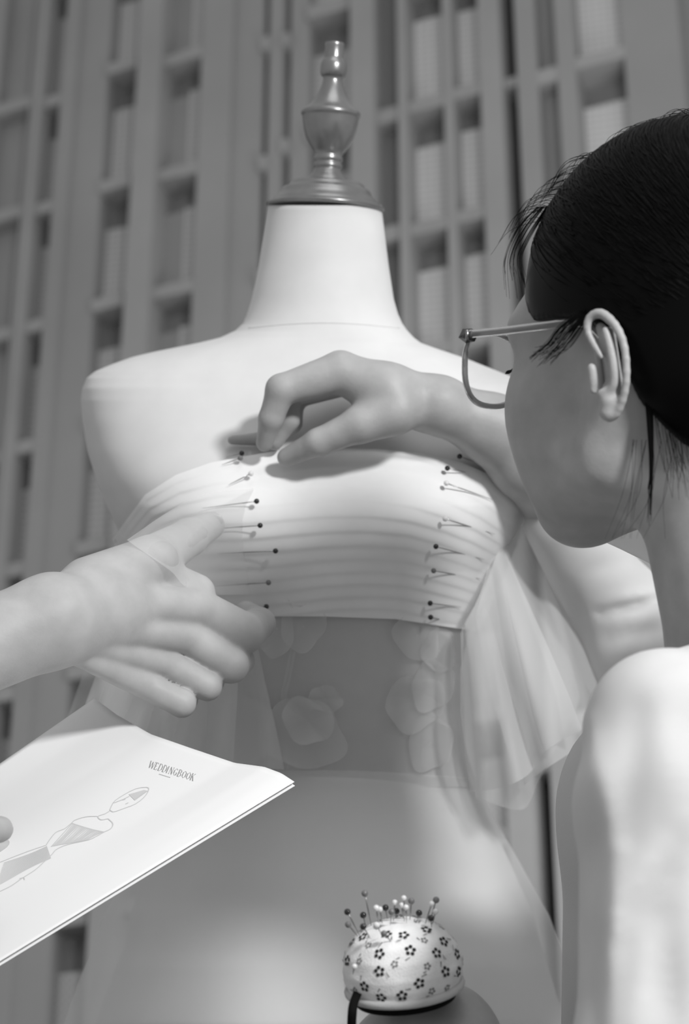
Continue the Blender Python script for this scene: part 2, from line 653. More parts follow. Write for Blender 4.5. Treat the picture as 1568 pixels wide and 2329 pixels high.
def front(px, py, off=0.0):
    """depth of the form's front at a sight line (off: metres proud of it)"""
    px, py = np.broadcast_arrays(np.asarray(px, float), np.asarray(py, float))
    l, r = ip(py, YL, XL), ip(py, YR, XR)
    cx, hw = (l + r) / 2, (r - l) / 2 + off / 1.7 * FPX
    n = sec_n(py)
    t = np.clip(np.abs((px - cx) / hw), 0, 1)
    bump = 0.012 * (np.exp(-((px - 535) / 150) ** 2 - ((py - 1185) / 120) ** 2) + np.exp(-((px - 930) / 150) ** 2 - ((py - 1185) / 120) ** 2))
    return BC - (ip(py, YD, HF) + off) * (1 - t ** n) ** (1 / n) - bump


def form_ring(ys, na, off=0.0):
    ang = np.arange(na) / na * 2 * math.pi
    A, Y = np.meshgrid(ang, ys)
    l, r = ip(Y, YL, XL), ip(Y, YR, XR)
    cx, hw = (l + r) / 2, (r - l) / 2 + off / 1.7 * FPX
    n = sec_n(Y)
    c, s = np.cos(A), np.sin(A)
    x = cx + hw * np.sign(c) * np.abs(c) ** (2 / n)
    h = np.where(s > 0, ip(Y, YD, HF), ip(Y, YD, HB)) + off
    bump = np.where(s > 0, 0.012 * (np.exp(-((x - 535) / 150) ** 2 - ((Y - 1185) / 120) ** 2) + np.exp(-((x - 930) / 150) ** 2 - ((Y - 1185) / 120) ** 2)), 0)
    d = BC - h * np.sign(s) * np.abs(s) ** (2 / n) - bump
    return pix(x, Y, d).reshape(-1, 3)


form = thing('dress_form', pix(735, 1800, BC), 'white linen dress form with turned metal finial at the neck', 'mannequin')
ys = np.concatenate([np.linspace(467, 735, 26), np.linspace(740, 920, 60), np.linspace(930, 1850, 70)])
na = 120
v = form_ring(ys, na)
f = [list(q) for q in grid_faces(na, len(ys), True)]
f.append([(len(ys) - 1) * na + i for i in range(na)])
f.append(list(range(na))[::-1])
mk('torso', v, f, 'linen', form)
# stitched seam at the neck base and armhole seam
sx = np.linspace(566, 908, 60)
sy = 748 - 14 * np.cos((sx - 737) / 172 * 1.45)
v, f = tube(pix(sx, sy, front(sx, sy) - 0.0001), 0.0004, 6)
mk('neck_seam', v, f, 'linen', form)

# turned cap and finial: lathe about a slightly leaning axis
ax0, ax1 = pix(741, 476, BC), pix(762, 97, BC)
axd = (ax1 - ax0) / np.linalg.norm(ax1 - ax0)
axa = np.cross(axd, [0, 0, 1.0]); axa /= np.linalg.norm(axa)
axb = np.cross(axa, axd)
ZS = BC / FPX / 4.356


def lathe(prof, base, a, b, d, n=64):
    """prof: (height m, radius m) bottom to top"""
    ang = np.arange(n) / n * 2 * math.pi
    v = []
    for h, r in prof:
        v.append(base + d * h + r * (np.cos(ang)[:, None] * a + np.sin(ang)[:, None] * b))
    v = np.concatenate(v)
    f = [list(q) for q in grid_faces(n, len(prof), True)]
    f.append(list(range(n))[::-1])
    f.append([(len(prof) - 1) * n + i for i in range(n)])
    return v, f


def fin(prof):
    return [((1810 - y) * ZS, r * ZS) for y, r in prof]


cap = fin([(1812, 540), (1810, 575), (1796, 586), (1778, 586), (1768, 572), (1762, 545), (1748, 530), (1730, 520), (1715, 500), (1690, 478), (1668, 455), (1640, 447), (1615, 430), (1605, 405), (1590, 385), (1565, 372), (1548, 350), (1540, 300), (1532, 215)])
v, f = lathe(cap, ax0, axa, axb, axd, 80)
capo = mk('neck_cap', v, f, 'bronze', form)
stem = fin([(1545, 215), (1530, 205), (1500, 190), (1470, 160), (1440, 143), (1425, 140), (1418, 130), (1404, 130), (1396, 141), (1362, 141), (1354, 130), (1336, 130), (1328, 142), (1300, 142), (1282, 134), (1270, 132),
            (1230, 165), (1180, 198), (1100, 238), (1020, 262), (950, 275), (905, 281), (890, 284), (884, 292), (868, 296), (850, 294), (838, 284), (825, 268), (800, 232), (770, 205), (730, 178), (690, 152), (640, 130), (590, 110), (540, 98), (505, 94), (498, 104),
            (490, 116), (470, 126), (440, 131), (400, 132), (365, 128), (340, 116), (325, 104), (318, 97), (300, 94), (240, 92), (190, 93), (170, 97), (160, 92), (156, 70)])
v, f = lathe(stem, ax0, axa, axb, axd, 64)
mk('finial', v, f, 'bronze', form)

# ------------------------------------------------------------------ the gown on the form
gown = thing('wedding_gown', pix(735, 2500, BC), 'white sheer wedding gown being pinned on the dress form', 'dress')
# bodice: full ring, 3 mm proud of the form
ys = np.linspace(1330, 1790, 60)
v = form_ring(ys, 120, 0.003)
mk('bodice', v, grid_faces(120, len(ys), True), 'bodice_net', gown)

# bust wrap with horizontal pleats
XT = [215, 260, 330, 400, 480, 560, 640, 740, 860, 960, 1050, 1120, 1200, 1235]
YT = [1290, 1220, 1125, 1080, 1052, 1037, 1024, 1019, 1021, 1031, 1052, 1082, 1140, 1185]
XB = [330, 420, 600, 735, 900, 1060, 1110]
YB = [1395, 1398, 1402, 1402, 1408, 1432, 1440]
nu, nv = 220, 150
u = np.linspace(0, 1, nu)
U, Vv = np.meshgrid(u, np.linspace(0, 1, nv))
xt = 255 + (1212 - 255) * U
xb = 352 + (1092 - 352) * U
yt, yb = ip(xt, XT, YT), ip(xb, XB, YB)
PX = xt + (xb - xt) * Vv
PY = yt + (yb - yt) * Vv
ph = Vv * 12.0 + 0.35 * np.sin(3.2 * U + 5 * Vv) + 0.25 * np.sin(9 * U + 2.0)
saw = (ph % 1.0)
pl = np.where(saw < 0.7, saw / 0.7, (1 - saw) / 0.3)
pl = pl * pl * (3 - 2 * pl)
edge = np.clip(np.minimum(U, 1 - U) / 0.12, 0, 1)
off = 0.0055 + 0.0008 * pl * (0.5 + 0.5 * np.sin(2.3 * U + 7 * Vv) ** 2) + 0.010 * np.exp(-(Vv / 0.05) ** 2) * np.exp(-((PX - 850) / 160) ** 2)
D = front(np.clip(PX, 200, 1240), PY, 0.004) - off
mk('bust_wrap', pix(PX, PY, D).reshape(-1, 3), grid_faces(nu, nv), 'wrap_silk', gown)

# skirt: inner cloth and a sheer overskirt
SY = np.array([1752, 1800, 1850, 1950, 2080, 2200, 2329, 2700, 3400, 4300, 5600], float)
SL = np.array([386, 368, 342, 300, 236, 190, 143, 40, -110, -250, -380], float)
SR = np.array([1082, 1098, 1118, 1176, 1248, 1290, 1325, 1420, 1570, 1710, 1840], float)
SD = np.array([.102, .110, .122, .155, .205, .245, .275, .300, .31, .36, .42], float)


def skirt(name, inset, dd, matn, nf, amp, seed, parent):
    na = 240
    ang = np.arange(na) / na * 2 * math.pi
    ys = np.concatenate([np.linspace(0, 1, 60) * 577 + 1752, np.linspace(2360, 5600, 40)])
    A, Y = np.meshgrid(ang, ys)
    l, r = ip(Y, SY, SL) + inset * np.clip((Y - 1752) / 400, 0, 1), ip(Y, SY, SR) - inset * 0.6 * np.clip((Y - 1752) / 400, 0, 1)
    grow = np.clip((Y - 1752) / 700, 0, 1.3)
    fold = 1 + amp * grow * (np.sin(nf * A + seed) + 0.6 * np.sin((nf * 1.7) * A + 2 * seed + 1))
    cx, hw = (l + r) / 2, (r - l) / 2
    x = cx + hw * np.cos(A) * fold
    h = (ip(Y, SY, SD) - dd) * fold
    d = BC - h * np.sin(A)
    # the waist edge dips towards the sides
    dip = 22 * (np.cos(A) ** 2) * np.clip(1 - (Y - 1752) / 80, 0, 1)
    v = pix(x, Y + dip, d).reshape(-1, 3)
    w = W(v)
    w[:, 2] = np.maximum(w[:, 2], 0.004)
    return mk(name, w, grid_faces(na, len(ys), True), matn, parent, world_in=True)


sk = skirt('skirt', 75, 0.008, 'skirt_cloth', 7, 0.012, 0.4, gown)
skirt('overskirt', 0, 0.0, 'tulle', 9, 0.010, 1.7, gown)
# boning channels on the bodice
for x0, x1, x2 in ((690, 640, 655), (970, 962, 968)):
    yy = np.linspace(1410, 1750, 40)
    xx = np.interp(yy, [1410, 1580, 1750], [x0, x1, x2]) + 6 * np.sin(yy / 60)
    a = pix(xx - 7, yy, front(xx - 7, yy, 0.003) - 0.0006)
    b = pix(xx + 7, yy, front(xx + 7, yy, 0.003) - 0.0006)
    mid = pix(xx, yy, front(xx, yy, 0.003) - 0.0022)
    mk('boning_channel', np.concatenate([a, mid, b]), grid_faces(40, 3), 'tulle_dense', gown)


# organza petals
def petal(cx, cy, rx, ry, rotdeg, lift, seed, parent):
    nr, nt_ = 14, 48
    r = np.linspace(0.02, 1, nr)
    t = np.arange(nt_) / nt_ * 2 * math.pi
    R_, T_ = np.meshgrid(r, t, indexing='ij')
    wob = 1 + 0.07 * np.sin(3 * T_ + seed) + 0.05 * np.sin(5 * T_ + 2.1 * seed)
    a = math.radians(rotdeg)
    x0, y0 = R_ * rx * np.cos(T_) * wob, R_ * ry * np.sin(T_) * wob
    x = cx + x0 * math.cos(a) - y0 * math.sin(a)
    y = cy + x0 * math.sin(a) + y0 * math.cos(a)
    d = front(np.clip(x, 420, 1030), y, 0.003) - 0.002 - lift * (0.3 + R_ ** 2 * (1 + 0.5 * np.sin(4 * T_ + seed)))
    return mk('organza_petal', pix(x, y, d).reshape(-1, 3), grid_faces(nt_, nr, True), 'petal', parent)


for i, p in enumerate([(690, 1670, 98, 80, 15, .004), (560, 1660, 62, 84, -10, .004), (700, 1640, 62, 50, 30, .007), (690, 1425, 50, 58, 30, .003), (630, 1430, 40, 70, 10, .003),
                       (945, 1600, 70, 62, -30, .004), (985, 1560, 48, 60, 20, .005), (950, 1445, 52, 60, -20, .003), (1000, 1480, 40, 50, 0, .004), (740, 1590, 40, 30, 10, .004), (980, 1690, 50, 66, 10, .003)]):
    petal(*p, i * 1.37 + 0.5, gown)


# draped tulle lengths hanging from the pinned sides
def drape(name, topl, botl, matn, nfold, amp, seed, parent, nu=120, nv=80, ease=1.0, dtop=0.25):
    """sheet between a top polyline and a bottom polyline of (px, py, depth); folds run top to bottom"""
    T_ = spline(topl, nu) + np.array([0, 0, 0.08])
    B_ = spline(botl, nu) + np.array([0, 0, 0.08])
    s = np.linspace(0, 1, nu)[None, :]
    t = np.linspace(0, 1, nv)[:, None]
    te = t ** ease
    Q = T_[None] * (1 - te[..., None]) + B_[None] * te[..., None]
    fa = amp * (dtop + (1 - dtop) * t)
    w = np.sin(nfold * 2 * math.pi * s + seed + 1.2 * np.sin(2.5 * t + seed)) + 0.5 * np.sin(nfold * 3.7 * math.pi * s + 2.3 * seed + 2 * t)
    Q[..., 2] += fa * w
    Q[..., 0] += fa * 900 * np.cos(nfold * 2 * math.pi * s + seed + 1.2 * np.sin(2.5 * t + seed))
    return mk(name, pix(Q[..., 0], Q[..., 1], Q[..., 2]).reshape(-1, 3), grid_faces(nu, nv), matn, parent)


# right side, three overlapping lengths
drape('tulle_drape', [(1045, 1440, 1.585), (1075, 1390, 1.60), (1110, 1290, 1.62), (1130, 1215, 1.64)], [(1060, 1800, 1.60), (1150, 1790, 1.585), (1225, 1730, 1.575), (1320, 1660, 1.58)], 'tulle', 1.7, 0.014, 0.3, gown)
drape('tulle_drape', [(1085, 1400, 1.60), (1120, 1280, 1.62), (1165, 1165, 1.65), (1205, 1140, 1.68)], [(1170, 1800, 1.60), (1260, 1745, 1.59), (1345, 1650, 1.60), (1400, 1500, 1.63)], 'tulle', 1.4, 0.016, 1.9, gown)
drape('tulle_drape', [(1060, 1420, 1.61), (1100, 1330, 1.63), (1180, 1180, 1.66), (1215, 1150, 1.70)], [(1090, 1815, 1.63), (1200, 1830, 1.63), (1300, 1620, 1.65), (1345, 1470, 1.67)], 'tulle', 2.3, 0.010, 3.3, gown)
# left side, swept back behind the hand
drape('tulle_drape', [(300, 1140, 1.69), (370, 1085, 1.63), (460, 1060, 1.595), (545, 1050, 1.575)], [(285, 1255, 1.66), (330, 1330, 1.61), (400, 1400, 1.585), (520, 1400, 1.575)], 'tulle_dense', 2.2, 0.004, 0.8, gown, dtop=0.6)
drape('tulle_drape', [(300, 1250, 1.67), (380, 1330, 1.62), (470, 1390, 1.59), (540, 1400, 1.575)], [(115, 1720, 1.64), (250, 1760, 1.60), (380, 1770, 1.59), (530, 1745, 1.575)], 'tulle', 2.6, 0.012, 2.2, gown)
drape('tulle_drape', [(320, 1300, 1.65), (400, 1380, 1.61), (480, 1400, 1.59), (570, 1400, 1.575)], [(190, 1620, 1.62), (300, 1700, 1.60), (430, 1740, 1.585), (640, 1750, 1.585)], 'tulle', 3.4, 0.009, 4.1, gown)

drape('tulle_drape', [(290, 1228, 1.41), (380, 1165, 1.44), (465, 1125, 1.50), (575, 1110, float(front(575, 1110)) - 0.092)], [(388, 1300, 1.412), (425, 1335, 1.43), (478, 1352, 1.475), (570, 1352, float(front(570, 1352)) - 0.092)], 'tulle_fine', 1.3, 0.0025, 5.0, gown, dtop=0.7)

# ------------------------------------------------------------------ dress pins
PINS_L = 'dress pins holding the pleats at the left bust'
PINS_R = 'dress pins holding the pleats at the right bust'


def pin(head, tail, hr, matn, label, group, d0=None, d1=None):
    hx, hy = head
    if d0 is None:
        d0 = float(front(hx, hy, 0.004)) - 0.014
        d1 = float(front(tail[0], tail[1], 0.004)) - 0.009
    a, b = pix(hx, hy, d0), pix(tail[0], tail[1], d1)
    t = thing('pin', a, label, 'pin', group)
    r = hr * d0 / FPX
    v, f = sphere(a, r, 16, 10)
    mk('pin_head', v, f, matn, t)
    v, f = tube(np.array([a, a * 0.5 + b * 0.5, b]), [0.00042, 0.00038, 0.00012], 6)
    mk('pin_shaft', v, f, 'steel', t)


for i, (h, t_, m, lab) in enumerate([
        ((550, 1031), (515, 1040), 'pin_dark', 'dark round-headed dress pin half hidden under the pinching fingertips'),
        ((547, 1042), (505, 1057), 'pin_grey', 'grey-headed dress pin just below the pinching fingertips'),
        ((571, 1077), (520, 1103), 'pin_white', 'white-headed dress pin slanting on the upper left of the wrap'),
        ((584, 1140), (460, 1156), 'pin_dark', 'dark-headed dress pin above the thumb tip, fourth down at left'),
        ((592, 1195), (485, 1203), 'pin_dark', 'dark-headed dress pin level with the thumb tip at left'),
        ((627, 1253), (495, 1259), 'pin_dark', 'dark-headed dress pin reaching furthest right in the left row'),
        ((611, 1325), (490, 1333), 'pin_grey', 'grey-headed dress pin second from the bottom of the left row'),
        ((606, 1380), (560, 1383), 'pin_dark', 'dark-headed dress pin right above the curled index finger')]):
    pin(h, t_, 6.2, m, lab, PINS_L)
for i, (h, t_, m, lab) in enumerate([
        ((1046, 1038), (1085, 1052), 'pin_dark', 'black-headed dress pin on the top edge at right, highest of its row'),
        ((1018, 1065), (1060, 1074), 'pin_dark', 'dark-headed dress pin in the forearm shadow at right'),
        ((1016, 1099), (1122, 1137), 'pin_white', 'white-headed dress pin just under the forearm shadow at right'),
        ((1013, 1180), (1126, 1215), 'pin_white', 'white-headed dress pin fourth down in the right row'),
        ((992, 1243), (1103, 1273), 'pin_dark', 'dark-headed dress pin in the middle of the right row'),
        ((987, 1298), (1095, 1317), 'pin_grey', 'grey-headed dress pin sixth down in the right row'),
        ((979, 1372), (1050, 1381), 'pin_dark', 'dark-headed dress pin second from the bottom of the right row'),
        ((980, 1404), (1070, 1425), 'pin_dark', 'black-headed dress pin lowest in the right row')]):
    pin(h, t_, 6.2, m, lab, PINS_R)

# ------------------------------------------------------------------ woman with glasses, bending to the form
woman = thing('person', pix(1620, 2600, 1.35), 'person in a white blouse and clear glasses pinning the gown', 'person')
PHI = math.radians(40)
HO = np.array([0.1863, 0.0832, 1.312])
HF_, HL, HU = np.array([-math.cos(PHI), 0, math.sin(PHI)]), np.array([-math.sin(PHI), 0, -math.cos(PHI)]), np.array([0, 1.0, 0])
HR = np.stack([HF_, HL, HU], 1)


def H(f, l, u):
    return HO + HR @ np.array([f, l, u])


def hel(c, r, k=0.01, mode='add', rot=None):
    R_ = HR if rot is None else HR @ rot
    return el(H(*c), r, R_, k, mode)


def hrc(a, b, ra, rb, k=0.01, mode='add'):
    return rc(H(*a), H(*b), ra, rb, k, mode)


ops = [hel((-0.021, 0, 0.050), (0.092, 0.072, 0.083), 0.01, 'add', np.array([[-0.57, 0, 0.82], [0, 1, 0], [0.82, 0, 0.57]]).T),
       hel((0.010, 0, 0.040), (0.066, 0.062, 0.05), 0.02),
       hel((0.030, 0, 0.004), (0.056, 0.055, 0.070), 0.02),
       hel((0.032, 0, -0.042), (0.044, 0.043, 0.050), 0.02)]
for s in (-1, 1):
    ops += [hrc((0.052, 0.012 * s, -0.083), (0.002, 0.048 * s, -0.054), 0.015, 0.016, 0.025),
            hrc((0.004, 0.048 * s, -0.054), (-0.014, 0.053 * s, -0.01), 0.016, 0.019, 0.025),
            hel((0.053, 0.040 * s, -0.018), (0.022, 0.021, 0.026), 0.025),
            hel((0.045, 0.034 * s, -0.050), (0.022, 0.021, 0.030), 0.03),
            hel((0.060, 0.032 * s, 0.028), (0.02, 0.020, 0.012), 0.02)]
ops += [hel((0.055, 0, -0.082), (0.015, 0.020, 0.015), 0.02),
        hrc((0.080, 0, 0.012), (0.094, 0, -0.022), 0.007, 0.010, 0.014),
        hel((0.090, 0.010, -0.027), (0.010, 0.007, 0.007), None or 0.008), hel((0.090, -0.010, -0.027), (0.010, 0.007, 0.007), 0.008),
        hel((0.077, 0, -0.050), (0.010, 0.020, 0.006), 0.008), hel((0.075, 0, -0.060), (0.010, 0.018, 0.006), 0.006)]
for s in (-1, 1):
    ops += [hel((0.088, 0.030 * s, 0.004), (0.016, 0.015, 0.010), 0.012, 'sub'), hel((0.067, 0.030 * s, 0.003), (0.0125, 0.0135, 0.0125), 0.004)]
ops += [hrc((-0.035, 0, -0.03), (-0.078, 0.0, -0.19), 0.049, 0.054, 0.03)]
# torso core under the blouse so that the figure is one body
ops += [prc((1660, 1470, 1.30, 140), (1660, 1580, 1.33, 170), 60)]
headv = surface(ops, 0.0021, smooth=3)

# the ear, traced rim by rim: (x, y) in the ear's own plane
def eard(px, py):
    t = (px - 1338) / 100.0
    return 1.2400 - 0.014 * np.clip(t, 0, 1) - 0.003 * np.sin(math.pi * np.clip((py - 700) / 260, 0, 1))


def epts(l):
    return [(x, y, float(eard(x, y)) + (q[2] if len(q) > 2 else 0)) for q in l for x, y in [q[:2]]]


def erim(l, r, k=3):
    p = spline(epts([q[:2] for q in l]), 26)
    rr = np.interp(np.linspace(0, 1, 26), np.linspace(0, 1, len(r)), r)
    return grp([prc((*p[i], rr[i]), (*p[i + 1], rr[i + 1]), k) for i in range(25)], k * 0.00025)


eops = []
# thin plate of the auricle
for (a, b, ra, rb, dz) in [((1385, 760), (1400, 880), 26, 32, 0.006), ((1368, 745), (1385, 800), 20, 24, 0.007), ((1390, 880), (1383, 925), 32, 24, 0.004), ((1360, 800), (1372, 900), 14, 14, 0.010)]:
    A_, B_ = (*a, float(eard(*a)) + dz), (*b, float(eard(*b)) + dz)
    eops.append(prc((*A_, ra * 0.62), (*B_, rb * 0.62), 10))
eops += [erim([(1372, 816), (1352, 786), (1337, 752), (1341, 725), (1360, 713), (1380, 720), (1405, 748), (1421, 790), (1426, 850), (1420, 900), (1404, 938), (1388, 948)], [6, 7.5, 8, 9.5, 11, 11, 10, 9, 9, 9, 10, 12]),
         erim([(1378, 752), (1388, 790), (1396, 830), (1398, 868), (1388, 888), (1368, 892)], [9, 10, 10, 10, 10, 9]),
         grp([prc((1368, 897, 1.2335, 10), (1384, 912, 1.2330, 20), 8), prc((1384, 912, 1.2330, 20), (1381, 936, 1.2335, 19), 8), prc((1400, 905, 1.2320, 14), (1384, 938, 1.2335, 16), 8)], 0.0025),
         erim([(1346, 835), (1350, 862), (1350, 888)], [9, 10, 8])]
eops += [prc((1375, 828, 1.233, 13), (1374, 862, 1.233, 14), 6, 'sub'), prc((1353, 745, 1.2315, 7), (1375, 795, 1.2315, 6), 5, 'sub'), prc((1372, 865, 1.232, 11), (1358, 888, 1.234, 5), 5, 'sub')]
earv = surface(eops, 0.0008, smooth=2)
# far ear: mirror of the near one through the head's middle plane
loc = (earv[0] - HO) @ HR
loc[:, 1] *= -1
ear2 = (loc @ HR.T + HO, earv[1][:, ::-1])

# right arm and pinching hand
hand = [prc((1000, 922, 1.632, 61), (1120, 975, 1.645, 76), 30), prc((1120, 975, 1.648, 76), (1195, 1050, 1.662, 79), 30), prc((1195, 1050, 1.662, 79), (1270, 1150, 1.705, 72), 30), prc((1270, 1150, 1.705, 72), (1430, 1460, 1.765, 50), 30),
        prc((1000, 922, 1.632, 60), (880, 893, 1.622, 64), 30), prc((1000, 922, 1.63, 55), (880, 905, 1.645, 56), 30),
        prc((880, 893, 1.622, 64), (775, 846, 1.622, 47), 30), prc((880, 897, 1.64, 56), (785, 853, 1.648, 44), 30), prc((900, 905, 1.65, 48), (795, 862, 1.67, 36), 30),
        prc((905, 938, 1.612, 50), (825, 962, 1.610, 41), 30)]
hand += [chain([(775, 846, 1.622, 48), (640, 886, 1.615, 35), (617, 952, 1.620, 28), (602, 1008, 1.630, 20)], 10),
         chain([(785, 853, 1.648, 44), (652, 894, 1.640, 32), (655, 955, 1.640, 26), (625, 1006, 1.642, 19)], 10),
         chain([(795, 862, 1.67, 36), (668, 902, 1.662, 28), (664, 962, 1.660, 23), (600, 998, 1.658, 17), (528, 1001, 1.662, 11)], 10),
         chain([(885, 942, 1.612, 50), (818, 966, 1.608, 41), (724, 1006, 1.612, 31), (652, 1040, 1.626, 22)], 12)]
handv = surface(hand, 0.0016, smooth=2)

# left wrist and hand under the pin cushion (mostly below the frame)
lh = [prc((1340, 2920, 1.13, 160), (1000, 2376, 1.298, 134), 40), prc((1000, 2376, 1.298, 134), (930, 2430, 1.30, 135), 40), prc((930, 2430, 1.30, 135), (790, 2580, 1.33, 140), 60)]
for j in ([(800, 2500, 1.35, 60), (690, 2600, 1.38, 48), (640, 2680, 1.38, 40), (620, 2750, 1.37, 32)], [(780, 2560, 1.34, 60), (670, 2680, 1.36, 48), (640, 2780, 1.35, 40), (640, 2850, 1.34, 32)],
          [(780, 2620, 1.33, 58), (700, 2750, 1.33, 46), (680, 2840, 1.32, 38), (690, 2900, 1.31, 30)], [(790, 2660, 1.31, 52), (750, 2790, 1.30, 42), (740, 2860, 1.29, 34), (750, 2910, 1.28, 28)],
          [(930, 2520, 1.24, 80), (900, 2640, 1.22, 56), (860, 2740, 1.23, 46), (820, 2800, 1.25, 36)]):
    lh.append(chain(j, 14))
lhv = surface(lh, 0.0026, smooth=2)
bv, bf = joinvf([headv, earv, ear2, handv, lhv])
body = mk('body', bv, bf, 'skin', woman)

# eyes, brow, lashes
for s in (1, -1):
    v, f = sphere(H(0.0665, 0.030 * s, 0.003), 0.0122, 20, 12)
    e = mk('eye', v, f, 'eye_white', woman)
    v, f = sphere(H(0.0765, 0.0295 * s, -0.001), 0.0055, 16, 8, (1, 1, 1))
    mk('iris', v, f, 'eye_dark', e)
    a = Acc()
    for q in range(26):
        t = q / 25
        p0 = np.array([0.0675 + 0.009 * math.cos((t - 0.4) * 2.0), (0.022 + 0.0235 * t) * s, 0.003 + 0.003 * math.sin(math.pi * t)])
        p1 = p0 + np.array([0.006, 0.003 * s * (t - 0.2), -0.003])
        a.add(*tube(np.array([H(*p0), H(*(p0 * 0.4 + p1 * 0.6 + np.array([0, 0, -0.001]))), H(*p1)]), [0.00035, 0.0003, 0.0001], 5))
    tag(mk('eyelashes', a.V(), a.f, 'hair', woman), kind='stuff')
    a = Acc()
    for q in range(60):
        t = RNG.random()
        p0 = np.array([0.0825 - 0.020 * t * t, (0.016 + 0.032 * t) * s, 0.031 + 0.004 * math.sin(math.pi * t) + 0.003 * (RNG.random() - 0.5)])
        p1 = p0 + np.array([-0.001, 0.007 * s, 0.001])
        a.add(*tube(np.array([H(*p0), H(*p1)]), [0.0004, 0.0001], 4))
    tag(mk('eyebrow', a.V(), a.f, 'hair', woman), kind='stuff')

# hair: a close cap swept to a low knot, plus loose strands
HC, HRAD = np.array([-0.019, 0, 0.050]), np.array([0.102, 0.085, 0.096])   # long axis towards the crown
HTILT = np.array([[-0.57, 0, 0.82], [0, 1, 0], [0.82, 0, 0.57]]).T
hairline_f = np.array([-0.14, -0.10, -0.075, -0.05, -0.030, -0.018, 0.0, 0.02, 0.045, 0.062, 0.078, 0.095, 0.12])
hairline_u = np.array([-0.075, -0.072, -0.064, -0.044, -0.020, 0.018, 0.028, 0.028, 0.029, 0.038, 0.058, 0.072, 0.080])


def hcut(P_, D):
    q = (P_ - HO.astype(np.float32)) @ HR.astype(np.float32)
    line = np.interp(q[..., 0], hairline_f, hairline_u)
    return np.maximum(D, (line - q[..., 2]) * 0.75)


hops = [hel(HC, HRAD, 0.01, 'add', HTILT), hel((-0.052, 0, -0.004), (0.060, 0.072, 0.064), 0.02), fn(hcut)]
hv = surface(hops, 0.0022, smooth=2)
kn = surface([hel((-0.105, 0, -0.030), (0.022, 0.026, 0.026), 0.01), hel((-0.092, 0, -0.020), (0.022, 0.024, 0.022), 0.02)], 0.003)
hv = joinvf([hv, kn])
hair = mk('hair', hv[0], hv[1], 'hair', woman)


def hsurf(n, lift=0.0):
    n = n / np.linalg.norm(n)
    q = HC + HTILT @ ((HTILT.T @ n) * HRAD * (1 + lift))
    return H(*q)


a = Acc()
for i in range(700):
    side = 1 if i % 5 else -1
    f0 = RNG.uniform(-0.6, 0.93)
    n0 = np.array([f0, 0.12 * side, math.sqrt(max(0.02, 1 - f0 * f0))])
    n1 = np.array([f0 * 0.95 + 0.05, 0.85 * side, 0.35 + RNG.uniform(-0.1, 0.3)])
    n2 = np.array([-0.95, 0.12 * side, -0.45 + RNG.uniform(-0.2, 0.1)])
    t0, t1 = RNG.uniform(0, 0.2), RNG.uniform(0.45, 0.95)
    pts = []
    for t in np.linspace(t0, t1, 14):
        n = (1 - t) ** 2 * n0 + 2 * t * (1 - t) * n1 + t * t * n2
        pts.append(hsurf(n, 0.004 + 0.006 * RNG.random() * 0.3 + 0.004 * math.sin(9 * t + i)))
    q = (np.array(pts) - HO) @ HR
    ok = q[:, 2] > np.interp(q[:, 0], hairline_f, hairline_u) - 0.002
    if ok.all():
        a.add(*tube(np.array(pts), np.full(14, RNG.uniform(0.0002, 0.00045)), 4, False))
tag(mk('hair_strands', a.V(), a.f, 'hair', woman), kind='stuff')
# flyaway and loose strands: image-traced courses with depth on the near side of the head
a = Acc()


def wisp(pts, r=0.00022, n=16):
    p = spline(pts, n)
    v = pix(p[:, 0], p[:, 1], p[:, 2])
    a.add(*tube(v, np.linspace(r, r * 0.35, n), 4, False))


for i in range(95):
    t = RNG.random()
    x = 1185 + t * 383
    y = np.interp(x, [1180, 1210, 1260, 1320, 1390, 1430, 1500, 1568], [560, 495, 435, 380, 342, 315, 280, 255])
    L = RNG.uniform(40, 120)
    up = RNG.uniform(4, 34)
    d = 1.33
    wisp([(x + L * 0.6, y + 10 - L * 0.25, d), (x + L * 0.2, y - up * 0.7 - 2, d - 0.004), (x - L * 0.35, y - up + 14 + L * 0.1, d - 0.006), (x - L * 0.7, y + 22 + L * 0.35, d - 0.004)])
for i in range(22):
    dx = RNG.uniform(-12, 16)
    wisp([(1235 + dx, 470, 1.31), (1190 + dx, 530 + dx, 1.31), (1165 + dx * 1.5, 590, 1.312), (1172 + dx * 2, 640 + RNG.uniform(-20, 40), 1.315)])
for i in range(46):
    dx, dy = RNG.uniform(-30, 22), RNG.uniform(-12, 12)
    wisp([(1330 + dx * 0.4, 715 + dy, 1.246), (1300 + dx, 752 + dy, 1.247), (1275 + dx, 785 + dy, 1.251), (1240 + dx * 1.2, 812 + dy + RNG.uniform(-20, 20), 1.262)], 0.00028)
for i in range(30):
    dx = RNG.uniform(-9, 9)
    wisp([(1455 + dx, 830, 1.240), (1474 + dx, 900, 1.237), (1480 + dx * 0.8, 980, 1.236), (1482 + dx * 0.5, 1070, 1.234), (1478 + dx * 0.6, 1150 + RNG.uniform(-40, 50), 1.234)], 0.0003)
for i in range(60):
    x0 = RNG.uniform(1490, 1640)
    wisp([(x0 - 18, 890 + (x0 - 1490) * 0.3, 1.236), (x0 + RNG.uniform(-5, 15), 1020, 1.2305), (x0 + RNG.uniform(0, 40), 1090 + RNG.uniform(-30, 60), 1.2265)], 0.00022)
for i in range(10):
    x0 = RNG.uniform(1440, 1540)
    wisp([(x0, 1000, 1.232), (x0 - RNG.uniform(0, 30), 1120, 1.230), (x0 - RNG.uniform(20, 70), 1225, 1.236)], 0.00014)
tag(mk('loose_hair', a.V(), a.f, 'hair', woman), kind='stuff')

